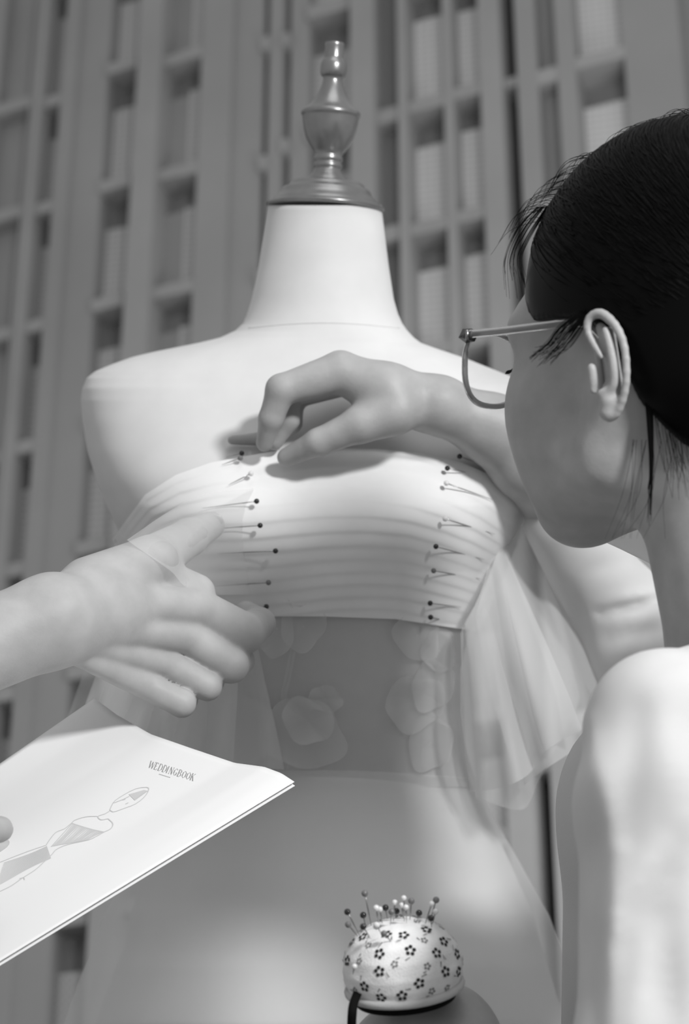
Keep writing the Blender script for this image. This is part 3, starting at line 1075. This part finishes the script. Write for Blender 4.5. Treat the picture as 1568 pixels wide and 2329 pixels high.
# blouse
FOLDS = [(1338, 1640, 1402, 1920, 24, 0.0033), (1402, 1920, 1386, 2420, 22, 0.0039), (1362, 1720, 1350, 2400, 33, -0.0033), (1455, 1620, 1425, 1900, 36, -0.0033),
         (1500, 1560, 1560, 1900, 45, 0.0028), (1425, 2130, 1560, 1930, 45, -0.0050), (1400, 2080, 1545, 1870, 36, 0.0028), (1508, 2090, 1535, 2420, 36, -0.0055), (1470, 2180, 1420, 2400, 39, 0.0033), (1590, 1700, 1600, 2400, 39, 0.0033),
         (1470, 1530, 1560, 1500, 21, -0.0017)]
FOLDS_FAR = [(1368, 1394, 1510, 1362, 11, -0.007), (1390, 1450, 1510, 1425, 20, -0.005), (1330, 1300, 1420, 1270, 18, -0.002), (1375, 1372, 1500, 1340, 12, 0.003), (1300, 1330, 1340, 1500, 16, -0.003)]


def folds(P_, D):
    """drag folds of the cloth, as ridges and hollows along lines on each sleeve"""
    x, y, z = P_[..., 0], P_[..., 1], P_[..., 2]
    px, py = x / z * FPX + FW / 2, FH / 2 - y / z * FPX
    w = np.zeros_like(D)
    for lst, m in ((FOLDS, np.clip((1.32 - z) * 12, 0, 1)), (FOLDS_FAR, np.clip((z - 1.58) * 12, 0, 1))):
        for x0, y0, x1, y1, wd, amp in lst:
            dx, dy = x1 - x0, y1 - y0
            t = np.clip(((px - x0) * dx + (py - y0) * dy) / (dx * dx + dy * dy), 0, 1)
            d2 = (px - x0 - t * dx) ** 2 + (py - y0 - t * dy) ** 2
            w += (amp * np.exp(-d2 / (wd * wd)) * (0.35 + 0.65 * np.sin(math.pi * np.clip(t, 0.08, 0.92))) * m).astype(np.float32)
    return D - w


bl = [prc((1690, 1545, 1.25, 110), (1512, 1655, 1.17, 166), 60), prc((1512, 1655, 1.17, 166), (1490, 1830, 1.14, 174), 60), prc((1490, 1830, 1.14, 174), (1490, 2400, 1.08, 180), 60),
      prc((1490, 2420, 1.08, 178), (1480, 2900, 1.06, 190), 60), prc((1480, 2950, 1.06, 190), (1300, 2860, 1.145, 170), 60),
      prc((1690, 1650, 1.38, 230), (1570, 1850, 1.40, 285), 80), prc((1570, 1850, 1.40, 285), (1600, 2900, 1.42, 330), 80),
      prc((1690, 1530, 1.25, 110), (1830, 1510, 1.47, 140), 80), prc((1750, 1705, 1.29, 325), (1740, 2500, 1.31, 370), 60),
      prc((1278, 1190, 1.700, 86), (1405, 1395, 1.740, 114), 20), prc((1405, 1395, 1.745, 112), (1455, 1500, 1.745, 120), 40), prc((1455, 1500, 1.745, 120), (1800, 1500, 1.56, 150), 60),
      fn(folds)]
bv, bf = surface(bl, 0.0036, smooth=2)
blouse = mk('blouse', bv, bf, 'blouse', woman)
# collar: one wing under the jaw on the far side, falling to the near shoulder
cb_ = spline([(1352, 1222, 1.45), (1430, 1258, 1.42), (1497, 1297, 1.37), (1518, 1360, 1.32), (1545, 1425, 1.27), (1610, 1480, 1.22), (1720, 1490, 1.18)], 50)
ct_ = spline([(1362, 1196, 1.44), (1440, 1180, 1.41), (1505, 1240, 1.36), (1532, 1310, 1.31), (1566, 1385, 1.26), (1630, 1432, 1.21), (1720, 1445, 1.18)], 50)
rows = []
for k, (q, dz) in enumerate([(0, 0), (0.35, -0.004), (0.7, -0.003), (1.0, 0), (1.0, 0.003), (0.5, 0.002), (0, 0.003)]):
    m_ = cb_ * (1 - q) + ct_ * q
    rows.append(pix(m_[:, 0], m_[:, 1], m_[:, 2] + dz))
mk('collar', np.concatenate(rows), grid_faces(50, len(rows)), 'blouse', blouse)
# legs in dark trousers down to the floor (below the frame)
hip = W(pix(1620, 2850, 1.42))
tr = [rc(np.array([hip[0] - 0.02, hip[1], 0.86]), np.array([hip[0] + 0.12, hip[1] + 0.1, 0.86]), 0.15, 0.14, 0.05)]
for s, dy in ((-0.04, -0.03), (0.14, 0.12)):
    tr += [rc(np.array([hip[0] + s, hip[1] + dy, 0.80]), np.array([hip[0] + s, hip[1] + dy - 0.03, 0.45]), 0.10, 0.075, 0.05), rc(np.array([hip[0] + s, hip[1] + dy - 0.03, 0.45]), np.array([hip[0] + s + 0.02, hip[1] + dy, 0.07]), 0.075, 0.06, 0.03),
           rc(np.array([hip[0] + s + 0.03, hip[1] + dy, 0.045]), np.array([hip[0] + s - 0.12, hip[1] + dy + 0.08, 0.035]), 0.04, 0.033, 0.03)]
tv, tf = surface(tr, 0.008, smooth=2)
mk('trousers', tv, tf, 'trousers', woman, world_in=True)

# ------------------------------------------------------------------ eyeglasses
gl = thing('eyeglasses', H(0.09, 0, -0.025), 'clear grey acetate eyeglasses worn by the person in white', 'glasses')


def rimcurve(s, n=48):
    t = np.linspace(0, 2 * math.pi, n, endpoint=False)
    c, q = np.cos(t), np.sin(t)
    l = 0.0360 + 0.0325 * np.sign(c) * np.abs(c) ** 0.85
    u = 0.004 + 0.0225 * np.sign(q) * np.abs(q) ** 0.8
    f = 0.0965 - 0.10 * (l - 0.03) ** 2 / 0.03 - 0.0 * u
    return np.stack([f, l * s, u], -1)


for s in (1, -1):
    rcv = rimcurve(s)
    p = np.concatenate([rcv, rcv[:2]])
    pts = np.array([H(*q) for q in p])
    v, f = tube(pts, 0.0019, 8, False)
    mk('rim', v, f, 'acetate', gl)
    cen_ = rcv.mean(0)
    ring = np.array([H(*q) for q in rcv])
    v = np.concatenate([ring, [H(*cen_)]])
    mk('lens', v, [[i, (i + 1) % 48, 48] for i in range(48)], 'lens_glass', gl)
    # hinge block and temple
    e0 = np.array([0.089, 0.0690 * s, 0.0225])
    v, f = tube(np.array([H(*(e0 + [0.004, -0.002 * s, 0])), H(*(e0 + [-0.005, 0.001 * s, 0.0]))]), [0.0044, 0.0040], 4)
    hg = mk('hinge', v, f, 'hinge_dark', gl)
    v, f = tube(np.array([H(0.0865, 0.0728 * s, 0.0255), H(0.0865, 0.0728 * s, 0.0195)]), 0.0012, 8)
    mk('hinge_pin', v, f, 'steel', hg)
    p = spline([H(0.086, 0.0705 * s, 0.0230), H(0.06, 0.0725 * s, 0.0235), H(0.03, 0.0745 * s, 0.0245), H(0.002, 0.0755 * s, 0.0245), H(-0.012, 0.0755 * s, 0.014), H(-0.020, 0.074 * s, -0.004)], 40)
    rows = []
    for dl, du in ((-0.0011, -0.0024), (0.0011, -0.0024), (0.0014, 0), (0.0011, 0.0024), (-0.0011, 0.0024), (-0.0014, 0)):
        rows.append(p + HL * dl * s + HU * du)
    v = np.stack(rows, 1).reshape(-1, 3)
    mk('temple', v, [list(q) for q in grid_faces(6, 40, True)] + [[0, 1, 2, 3, 4, 5], [39 * 6 + i for i in range(5, -1, -1)]], 'acetate', gl)
v, f = tube(spline([H(0.0955, 0.0095, 0.008), H(0.0985, 0, 0.012), H(0.0955, -0.0095, 0.008)], 14), 0.0018, 8)
mk('bridge', v, f, 'acetate', gl)

# ------------------------------------------------------------------ helper at the left: two hands
helper = thing('person', pix(-500, 2400, 1.33), 'person at the left edge reaching in with a bare forearm and curled hand', 'person')
lw = [prc((-700, 1720, 1.34, 150), (-150, 1510, 1.41, 112), 40), prc((-150, 1510, 1.41, 112), (120, 1412, 1.445, 102), 40),
      prc((120, 1412, 1.445, 102), (250, 1395, 1.478, 88), 40), prc((240, 1400, 1.485, 84), (400, 1420, 1.535, 66), 40), prc((200, 1455, 1.475, 56), (350, 1510, 1.525, 50), 30),
      prc((210, 1345, 1.477, 82), (345, 1278, 1.513, 60), 40), prc((330, 1312, 1.520, 58), (445, 1350, 1.533, 46), 30),
      prc((235, 1375, 1.466, 44), (448, 1384, 1.520, 46), 18), prc((225, 1428, 1.458, 34), (424, 1448, 1.512, 38), 12), prc((210, 1466, 1.456, 28), (376, 1508, 1.505, 33), 10), prc((190, 1492, 1.458, 30), (318, 1552, 1.492, 32), 10)]
lw += [chain([(335, 1282, 1.5123, 60), (430, 1222, 1.5737, 42), (480, 1195, 1.612, 32)], 14),
       chain([(448, 1384, 1.522, 47), (556, 1440, 1.540, 47), (590, 1418, 1.583, 37), (560, 1393, 1.605, 27)], 6),
       chain([(424, 1448, 1.514, 40), (526, 1513, 1.526, 41), (545, 1502, 1.570, 34), (500, 1485, 1.590, 26)], 6),
       chain([(376, 1508, 1.506, 34), (472, 1561, 1.516, 33), (482, 1550, 1.556, 28), (440, 1535, 1.572, 23)], 6),
       chain([(318, 1552, 1.494, 32), (414, 1600, 1.502, 32), (424, 1592, 1.538, 26), (390, 1578, 1.555, 21)], 6)]
lv1 = surface(lw, 0.0014, smooth=4, bounds=(np.array([-0.42, -1, 0.9]), np.array([1, 1, 2])))
# the other hand, thumb on the sheet
tw = [prc((-700, 2250, 1.1700, 140), (-330, 2060, 1.2700, 120), 40), prc((-330, 2060, 1.2700, 120), (-170, 1980, 1.3050, 95), 40)]
tw += [chain([(-260, 1960, 1.2700, 80), (-140, 1915, 1.2850, 52), (-50, 1893, 1.3080, 38), (0, 1886, 1.3260, 31)], 14),
       chain([(-200, 1960, 1.3400, 60), (-100, 1940, 1.4000, 44), (-40, 1930, 1.4150, 36), (0, 1930, 1.4200, 28)], 10), chain([(-210, 2000, 1.3300, 60), (-110, 2000, 1.3900, 44), (-50, 2000, 1.4050, 36), (-10, 2000, 1.4100, 28)], 10),
       chain([(-220, 2050, 1.3200, 56), (-130, 2070, 1.3800, 42), (-80, 2075, 1.3900, 34), (-40, 2075, 1.3950, 26)], 10), chain([(-240, 2100, 1.3100, 50), (-160, 2130, 1.3700, 38), (-120, 2135, 1.3800, 30), (-90, 2135, 1.3850, 24)], 10)]
tv1 = surface(tw, 0.002, smooth=2)
bv, bf = joinvf([lv1, tv1])
mk('body', bv, bf, 'skin_pale', helper)
nrot = np.array([[0.88, 0.42, -0.2], [-0.45, 0.86, -0.25], [0.07, 0.3, 0.95]]).T
v, f = sphere(pix(488, 1186, 1.604), 1.0, 18, 10, (0.0068, 0.0050, 0.0016), nrot)
mk('thumbnail', v, f, 'nail', helper)
sl = [prc((-560, 1665, 1.36, 150), (-900, 1800, 1.30, 190), 60), prc((-900, 1800, 1.30, 190), (-1180, 1300, 1.30, 230), 60), prc((-1180, 1300, 1.30, 230), (-1500, 1250, 1.36, 300), 60),
      prc((-1500, 1400, 1.36, 380), (-1480, 2500, 1.40, 420), 60), prc((-560, 2180, 1.22, 150), (-900, 2300, 1.20, 180), 60), prc((-900, 2300, 1.20, 180), (-1250, 1400, 1.28, 230), 60)]
v, f = surface(sl, 0.007, smooth=2)
mk('shirt', v, f, 'blouse', helper)
hp = W(pix(-1480, 2600, 1.40))
tr = []
for s_ in (-0.09, 0.09):
    tr += [rc(np.array([hp[0] + s_, hp[1], 0.85]), np.array([hp[0] + s_, hp[1], 0.45]), 0.11, 0.08, 0.05), rc(np.array([hp[0] + s_, hp[1], 0.45]), np.array([hp[0] + s_, hp[1], 0.06]), 0.08, 0.055, 0.03),
           rc(np.array([hp[0] + s_, hp[1], 0.045]), np.array([hp[0] + s_ + 0.12, hp[1] + 0.05, 0.035]), 0.04, 0.032, 0.03)]
v, f = surface(tr, 0.009, smooth=2)
mk('trousers', v, f, 'trousers', helper, world_in=True)

# ------------------------------------------------------------------ sketch sheets
C1, C0, BR, BL = pix(215, 1588, 1.54), pix(670, 1778, 1.405), pix(-262, 2345, 1.265), np.array([-0.402, -0.286, 1.395])
PN = np.cross(C0 - C1, BR - C0)
PN /= np.linalg.norm(PN)
if PN[2] > 0:
    PN = -PN


def sheet(a, b, lift=0.0):
    a, b = np.broadcast_arrays(np.asarray(a, float), np.asarray(b, float))
    A_, B_ = a[..., None], b[..., None]
    p = C1 * (1 - A_) * (1 - B_) + C0 * A_ * (1 - B_) + BR * A_ * B_ + BL * (1 - A_) * B_
    sag = np.interp(a, [0, 0.12, 0.3, 0.5, 0.72, 0.86, 0.94, 1.0], [0.0, -0.005, -0.0085, -0.0065, -0.004, 0.0015, 0.002, 0.0])
    sag = sag * np.exp(-(b / 0.35) ** 2)
    return p + np.array([0, 1.0, 0]) * sag[..., None] + PN * lift


def mksheet(name, lift, da, db, label, k):
    nu, nv = 60, 60
    A_, B_ = np.meshgrid(np.linspace(0, 1, nu), np.linspace(0, 1, nv))
    top = sheet(A_, B_, lift) + np.array([0, 1, 0]) * da + (BR - C0) * db * A_[..., None]
    bot = top - PN * 0.00025
    n = nu * nv
    f1 = grid_faces(nu, nv)
    f = [list(q) for q in f1] + [[n + i for i in q[::-1]] for q in f1.tolist()]
    ring = [i for i in range(nu)] + [(j + 1) * nu - 1 for j in range(1, nv)] + [(nv - 1) * nu + i for i in range(nu - 2, -1, -1)] + [j * nu for j in range(nv - 2, 0, -1)]
    for i in range(len(ring)):
        p, q = ring[i], ring[(i + 1) % len(ring)]
        f.append([q, p, p + n, q + n])
    o = mk(name, np.concatenate([top.reshape(-1, 3), bot.reshape(-1, 3)]), f, 'paper')
    return tag(o, label, 'paper', 'sketch sheets held at the left')


sheet1 = mksheet('sketch_sheet', 0.0, 0.0, 0.0, 'white sheet with a pencil gown sketch and printed title, uppermost', 0)
sheet2 = mksheet('sketch_sheet', -0.0016, -0.0012, 0.0, 'plain white sheet showing as a thin edge beneath the gown sketch', 1)


def on_sheet(px, py):
    """(a, b) on the sheet for a traced point"""
    px, py = np.asarray(px, float), np.asarray(py, float)
    a, b = np.full(px.shape, 0.5), np.full(px.shape, 0.3)
    for _ in range(30):
        def pr(a, b):
            q = sheet(a, b)
            return q[..., 0] / q[..., 2] * FPX + FW / 2, FH / 2 - q[..., 1] / q[..., 2] * FPX
        x0, y0 = pr(a, b)
        xa, ya = pr(a + 1e-3, b)
        xb, yb = pr(a, b + 1e-3)
        j11, j12, j21, j22 = (xa - x0) / 1e-3, (xb - x0) / 1e-3, (ya - y0) / 1e-3, (yb - y0) / 1e-3
        det = j11 * j22 - j12 * j21
        ex, ey = px - x0, py - y0
        a = a + 0.8 * (ex * j22 - ey * j12) / det
        b = b + 0.8 * (ey * j11 - ex * j21) / det
    return a, b


def stroke(acc, pts, w, n=24, smooth=True):
    """flat pencil or ink stroke of width w (metres) on the sheet, through traced points"""
    p = np.array(pts, float)
    if smooth and len(p) > 2:
        p = spline(p, n)
    a, b = on_sheet(p[:, 0], p[:, 1])
    q = sheet(a, b, 0.00018)
    t = np.gradient(q, axis=0)
    s = np.cross(t, PN)
    s /= np.linalg.norm(s, axis=1, keepdims=True) + 1e-12
    acc.add(np.concatenate([q - s * w / 2, q + s * w / 2]), grid_faces(len(q), 2))


def z5(l):
    return [(x / 2.24, 1550 + y / 2.24) for x, y in l]


ac, asft = Acc(), Acc()
for l in ([(560, 655), (580, 615), (620, 585), (690, 548), (750, 540), (757, 556), (735, 590), (690, 625), (630, 648), (580, 665), (560, 655)], [(580, 620), (630, 600), (660, 585)], [(560, 660), (535, 675), (500, 688), (515, 705), (552, 700)],
          [(500, 688), (440, 690), (385, 706), (365, 722)], [(552, 700), (575, 725), (565, 750), (530, 768)], [(365, 722), (400, 735), (460, 752), (530, 768)], [(365, 722), (330, 750), (285, 770), (255, 805), (235, 835)], [(530, 768), (490, 790), (450, 808), (350, 830), (290, 855), (262, 885), (230, 915)],
          [(235, 835), (160, 860), (80, 890), (0, 922), (-90, 960)], [(230, 915), (180, 960), (110, 1005), (60, 1040), (0, 1070), (-90, 1110)], [(625, 605), (640, 600)], [(640, 625), (655, 618)], [(100, 1005), (120, 1000), (125, 1012)]):
    stroke(ac, z5(l), 0.0007)
for i in range(24):
    t = i / 23
    x0, y0 = 370 + (520 - 370) * t, 722 + 46 * t
    x1, y1 = 262 + 60 * t + 120 * t, 842 + (-34 * t)
    stroke(asft, z5([(x0, y0), ((x0 + x1) / 2 + 6 * math.sin(i), (y0 + y1) / 2), (x1, y1)]), 0.0008, 8)
for i in range(16):
    t = i / 15
    stroke(asft, z5([(240 + 20 * t, 840 + 60 * t), (150, 880 + 70 * t), (20 - 40 * t, 925 + 120 * t)]), 0.0007, 10)
for i in range(12):
    t = i / 11
    stroke(asft, z5([(660 + 70 * t, 575 - 20 * t), (690 + 62 * t, 605 - 45 * t)]), 0.0009, 4, False)
mk('pencil_sketch', ac.V(), ac.f, 'pencil', sheet1)
tag(mk('pencil_shading', asft.V(), asft.f, 'pencil_soft', sheet1), kind='stuff')
# printed title in roman capitals
GL = {'W': [((0, 1), (.25, 0), 1), ((.25, 0), (.5, .95), 0), ((.5, .95), (.75, 0), 1), ((.75, 0), (1, 1), 0), ((-.08, 1), (.14, 1), 0), ((.88, 1), (1.08, 1), 0)],
      'E': [((.15, 0), (.15, 1), 1), ((0, 1), (.75, 1), 0), ((.15, .52), (.6, .52), 0), ((0, 0), (.8, 0), 0), ((.75, 1), (.75, .8), 0), ((.8, 0), (.82, .22), 0)],
      'D': [((.15, 0), (.15, 1), 1), ((0, 1), (.5, 1), 0), ((.5, 1), (.85, .75), 0), ((.88, .78), (.88, .22), 1), ((.85, .25), (.5, 0), 0), ((0, 0), (.5, 0), 0)],
      'I': [((.2, 0), (.2, 1), 1), ((.02, 1), (.38, 1), 0), ((.02, 0), (.38, 0), 0)],
      'N': [((.12, 0), (.12, 1), 0), ((.12, 1), (.82, 0), 1), ((.82, 0), (.82, 1), 0), ((0, 0), (.24, 0), 0), ((.7, 1), (.94, 1), 0)],
      'G': [((.85, .82), (.5, 1), 0), ((.5, 1), (.15, .75), 0), ((.12, .75), (.12, .25), 1), ((.15, .25), (.5, 0), 0), ((.5, 0), (.82, .12), 0), ((.8, .08), (.8, .42), 1), ((.6, .42), (.95, .42), 0)],
      'B': [((.15, 0), (.15, 1), 1), ((0, 1), (.5, 1), 0), ((.5, 1), (.72, .86), 0), ((.72, .88), (.72, .65), 1), ((.72, .64), (.5, .53), 0), ((.15, .53), (.55, .53), 0), ((.55, .53), (.8, .4), 0), ((.8, .42), (.8, .14), 1), ((.8, .15), (.5, 0), 0), ((0, 0), (.5, 0), 0)],
      'O': [((.5, 1), (.16, .78), 0), ((.12, .8), (.12, .2), 1), ((.16, .22), (.5, 0), 0), ((.5, 0), (.84, .22), 0), ((.88, .2), (.88, .8), 1), ((.84, .78), (.5, 1), 0)],
      'K': [((.15, 0), (.15, 1), 1), ((0, 1), (.3, 1), 0), ((0, 0), (.3, 0), 0), ((.15, .42), (.78, 1), 0), ((.38, .6), (.85, 0), 1), ((.66, 1), (.92, 1), 0), ((.72, 0), (1, 0), 0)]}
WID = {'W': 1.2, 'I': .42, 'E': .8, 'K': .92}
ti = Acc()
word = 'WEDDINGBOOK'
tot = sum(WID.get(c, .92) + 0.14 for c in word)
x = 0
for c in word:
    w = WID.get(c, .92)
    for (p, q, thick) in GL[c]:
        pts = []
        for r in (p, q):
            s = (x + r[0] * w) / tot
            bx, by = 337 + 104 * s, 1746 + 31 * s       # baseline
            hx, hy = 344 + 104 * s, 1731 + 31 * s
            pts.append((bx + (hx - bx) * r[1], by + (hy - by) * r[1]))
        stroke(ti, pts, 0.00062 if thick else 0.00024, 2, False)
    x += w + 0.14
for i in range(9):
    s = i / 9
    stroke(ti, [(362 + 26 * s, 1761 + 8 * s), (364 + 26 * s, 1761.6 + 8 * s)], 0.0005, 2, False)
mk('printed_title', ti.V(), ti.f, 'print_ink', sheet1)

# ------------------------------------------------------------------ wrist pin cushion
cu = thing('pin_cushion', pix(925, 2262, 1.27), 'small flower-print pin cushion full of pins strapped on the wrist', 'pin cushion')
KS = 1.27 / FPX
cb = pix(920, 2238, 1.27)
cax = np.array([-0.10, 0.985, -0.12]); cax /= np.linalg.norm(cax)
cra = np.array([0.98, 0.20, 0.0]); cra -= cax * (cra @ cax); cra /= np.linalg.norm(cra)
crb = np.cross(cra, cax)
if crb[2] > 0:
    crb = -crb


def dome(az, t, lift=0.0):
    """t 0 rim .. 1 top"""
    r = 137 * KS * np.interp(t, [0, .1, .25, .45, .62, .78, .9, 1], [.93, .985, 1.0, .93, .78, .56, .33, 0.0])
    h = 150 * KS * np.interp(t, [0, .1, .25, .45, .62, .78, .9, 1], [0, .12, .30, .56, .76, .90, .975, 1.0])
    az, r, h = np.broadcast_arrays(np.asarray(az, float), r, h)
    r = r * (1 + 0.012 * np.sin(7 * az) * (t > 0.3)) + lift
    h = h + lift * t
    return cb + cra * (r * np.cos(az))[..., None] + crb * (r * np.sin(az))[..., None] * 0.94 + cax * h[..., None]


ang = np.arange(64) / 64 * 2 * math.pi
T_ = np.linspace(0, 0.995, 40)
A2, T2 = np.meshgrid(ang, T_)
v = dome(A2, T2).reshape(-1, 3)
f = [list(q) for q in grid_faces(64, 40, True)] + [list(range(64))[::-1], [39 * 64 + i for i in range(64)]]
mk('cushion', v, f, 'cotton', cu)
ring = np.array([dome(a_, 0.0) for a_ in np.append(ang, ang[:2])]) - cax * 0.0015
v, f = tube(ring, 0.0028, 10, False)
mk('edge_trim', v, f, 'cotton_trim', cu)
# printed flowers: five petals each, lying on the cloth
pa, pb_ = Acc(), Acc()
fl_rng = np.random.default_rng(5)
spots = []
for _ in range(900):
    az, t = fl_rng.uniform(0, 2 * math.pi), fl_rng.uniform(0.06, 0.9)
    p = dome(az, t)
    if all(np.linalg.norm(p - q) > 0.0092 for q in spots):
        spots.append(p)
        big = fl_rng.random() < 0.55
        R0 = (0.0022 if big else 0.0015)
        e1 = dome(az + 0.02, t) - p; e1 /= np.linalg.norm(e1)
        e2 = dome(az, t + 0.02) - p; e2 /= np.linalg.norm(e2)
        nn = np.cross(e1, e2)
        if nn @ (p - (cb + cax * 0.015)) < 0:
            nn = -nn
        ph0 = fl_rng.uniform(0, 6.28)
        for k in range(5):
            w = ph0 + k * 2 * math.pi / 5
            c = p + (e1 * math.cos(w) + e2 * math.sin(w)) * R0 + nn * 0.00025
            pts = [c + (e1 * math.cos(w + g) * 0.62 + e2 * math.sin(w + g) * 0.62) * 0.0 + (e1 * math.cos(g) + e2 * math.sin(g)) * R0 * 0.52 for g in np.arange(8) / 8 * 2 * math.pi]
            (pa if big else pb_).add(np.array([c + nn * 0.0001] + pts), [[0, 1 + i, 1 + (i + 1) % 8] for i in range(8)])
        # a little sprig beside each flower
        w = ph0 + 0.6
        s0 = p + (e1 * math.cos(w) + e2 * math.sin(w)) * R0 * 1.8 + nn * 0.0002
        s1 = p + (e1 * math.cos(w + 0.4) + e2 * math.sin(w + 0.4)) * R0 * 3.0 + nn * 0.0002
        sd = np.cross(s1 - s0, nn); sd /= np.linalg.norm(sd)
        pb_.add(np.array([s0 - sd * 0.0002, s0 + sd * 0.0002, s1 + sd * 0.0004, s1 - sd * 0.0004]), [[0, 1, 2, 3]])
mk('flower_print', pa.V(), pa.f, 'floral_ink', cu)
mk('small_flower_print', pb_.V(), pb_.f, 'floral_ink_soft', cu)
# elastic strap: plate under the cushion and a band round the wrist
plate = []
for h, r in ((-0.0095, 0.020), (-0.009, 0.029), (-0.004, 0.031), (-0.002, 0.030)):
    plate.append(cb + cax * h + r * (np.cos(ang)[:, None] * cra + np.sin(ang)[:, None] * crb * 0.94))
v = np.concatenate(plate)
mk('strap_plate', v, [list(q) for q in grid_faces(64, 4, True)] + [list(range(64))[::-1]], 'strap', cu)
wc = pix(975, 2420, 1.275)
bw = np.array([0.50, 0.25, -0.82]); bw /= np.linalg.norm(bw)
sp = spline([pix(815, 2255, 1.25), pix(802, 2300, 1.235), pix(806, 2380, 1.24), pix(850, 2500, 1.24), pix(960, 2575, 1.245)], 30)
v = np.concatenate([sp - np.array([0.0026, 0, 0]), sp + np.array([0.0026, 0, 0]), sp + np.array([0.0026, 0, 0.002]), sp + np.array([-0.0026, 0, 0.002])])
fb = []
for q0, q1 in ((0, 1), (1, 2), (2, 3), (3, 0)):
    fb += [[q0 * 30 + i, q0 * 30 + i + 1, q1 * 30 + i + 1, q1 * 30 + i] for i in range(29)]
mk('wrist_strap', v, fb, 'strap', cu)

# pins in the cushion: head (x, y) and where the shaft enters, from the close view
CP = [((284, 295), (360, 440), 'pin_dark', 'dark pin leaning left at the upper left edge of the pin cushion'), ((290, 385), (355, 465), 'pin_grey', 'grey pin leaning left, lower of the two at the cushion left edge'),
      ((397, 318), (420, 420), 'pin_dark', 'dark pin standing above another dark pin at left of the cushion'), ((397, 400), (440, 470), 'pin_dark', 'dark pin set low beneath the other dark pin on the cushion'),
      ((408, 163), (458, 410), 'pin_grey', 'tallest pin of the cushion with shiny grey head'), ((490, 268), (505, 370), 'pin_white', 'white-headed pin right of the tallest pin'),
      ((516, 277), (535, 385), 'pin_white', 'small white pin head tucked beside the dark pin, left of centre'), ((556, 265), (572, 370), 'pin_dark', 'dark pin left of centre between white pin heads'),
      ((493, 390), (520, 440), 'pin_white', 'white-headed pin set low at the front left of the cushion'), ((545, 450), (600, 510), 'pin_grey', 'lowest front pin lying on the cushion top'),
      ((600, 295), (592, 370), 'pin_grey', 'grey pin in the centre front of the cluster'), ((622, 228), (612, 360), 'pin_white', 'white-headed pin above the centre of the cluster'),
      ((634, 290), (625, 360), 'pin_dark', 'black pin head in the middle of the cluster'), ((686, 197), (690, 350), 'pin_white', 'highest white-headed pin of the centre cluster'),
      ((672, 248), (684, 350), 'pin_white', 'white-headed pin just under the highest one of the cluster'), ((702, 262), (705, 352), 'pin_white', 'white-headed pin low right in the centre cluster'),
      ((740, 217), (730, 360), 'pin_grey', 'grey pin at the right end of the centre cluster'), ((795, 303), (765, 410), 'pin_dark', 'dark pin standing alone right of the centre cluster'),
      ((885, 237), (838, 385), 'pin_white', 'white pin of the right-hand group, leaning right'), ((917, 210), (868, 385), 'pin_grey', 'highest pin at the right edge of the cushion'),
      ((880, 340), (885, 400), 'pin_dark', 'dark pin head low in the right-hand group'), ((912, 292), (886, 400), 'pin_white', 'small white pin head under the highest right-hand pin'),
      ((335, 685), (325, 730), 'pin_white', 'white pin head stuck low on the left side of the cushion')]
for i, (h, b, m, lab) in enumerate(CP):
    hx, hy, bx, by = 700 + h[0] / 3.136, 1980 + h[1] / 3.136, 700 + b[0] / 3.136, 1980 + b[1] / 3.136
    front_ = i in (9, 8, 3, 22)
    dd = (1.242 if front_ else 1.262 + 0.008 * ((i * 7) % 5 - 2) / 2)
    if i == 22:
        dd = 1.238
    pin((hx, hy), (bx + (bx - hx) * 0.25, by + (by - hy) * 0.25), 7.6 if m != 'pin_white' or i in (5, 8) else 6.6, m, lab, 'pins stuck in the wrist cushion', dd, dd + 0.006)
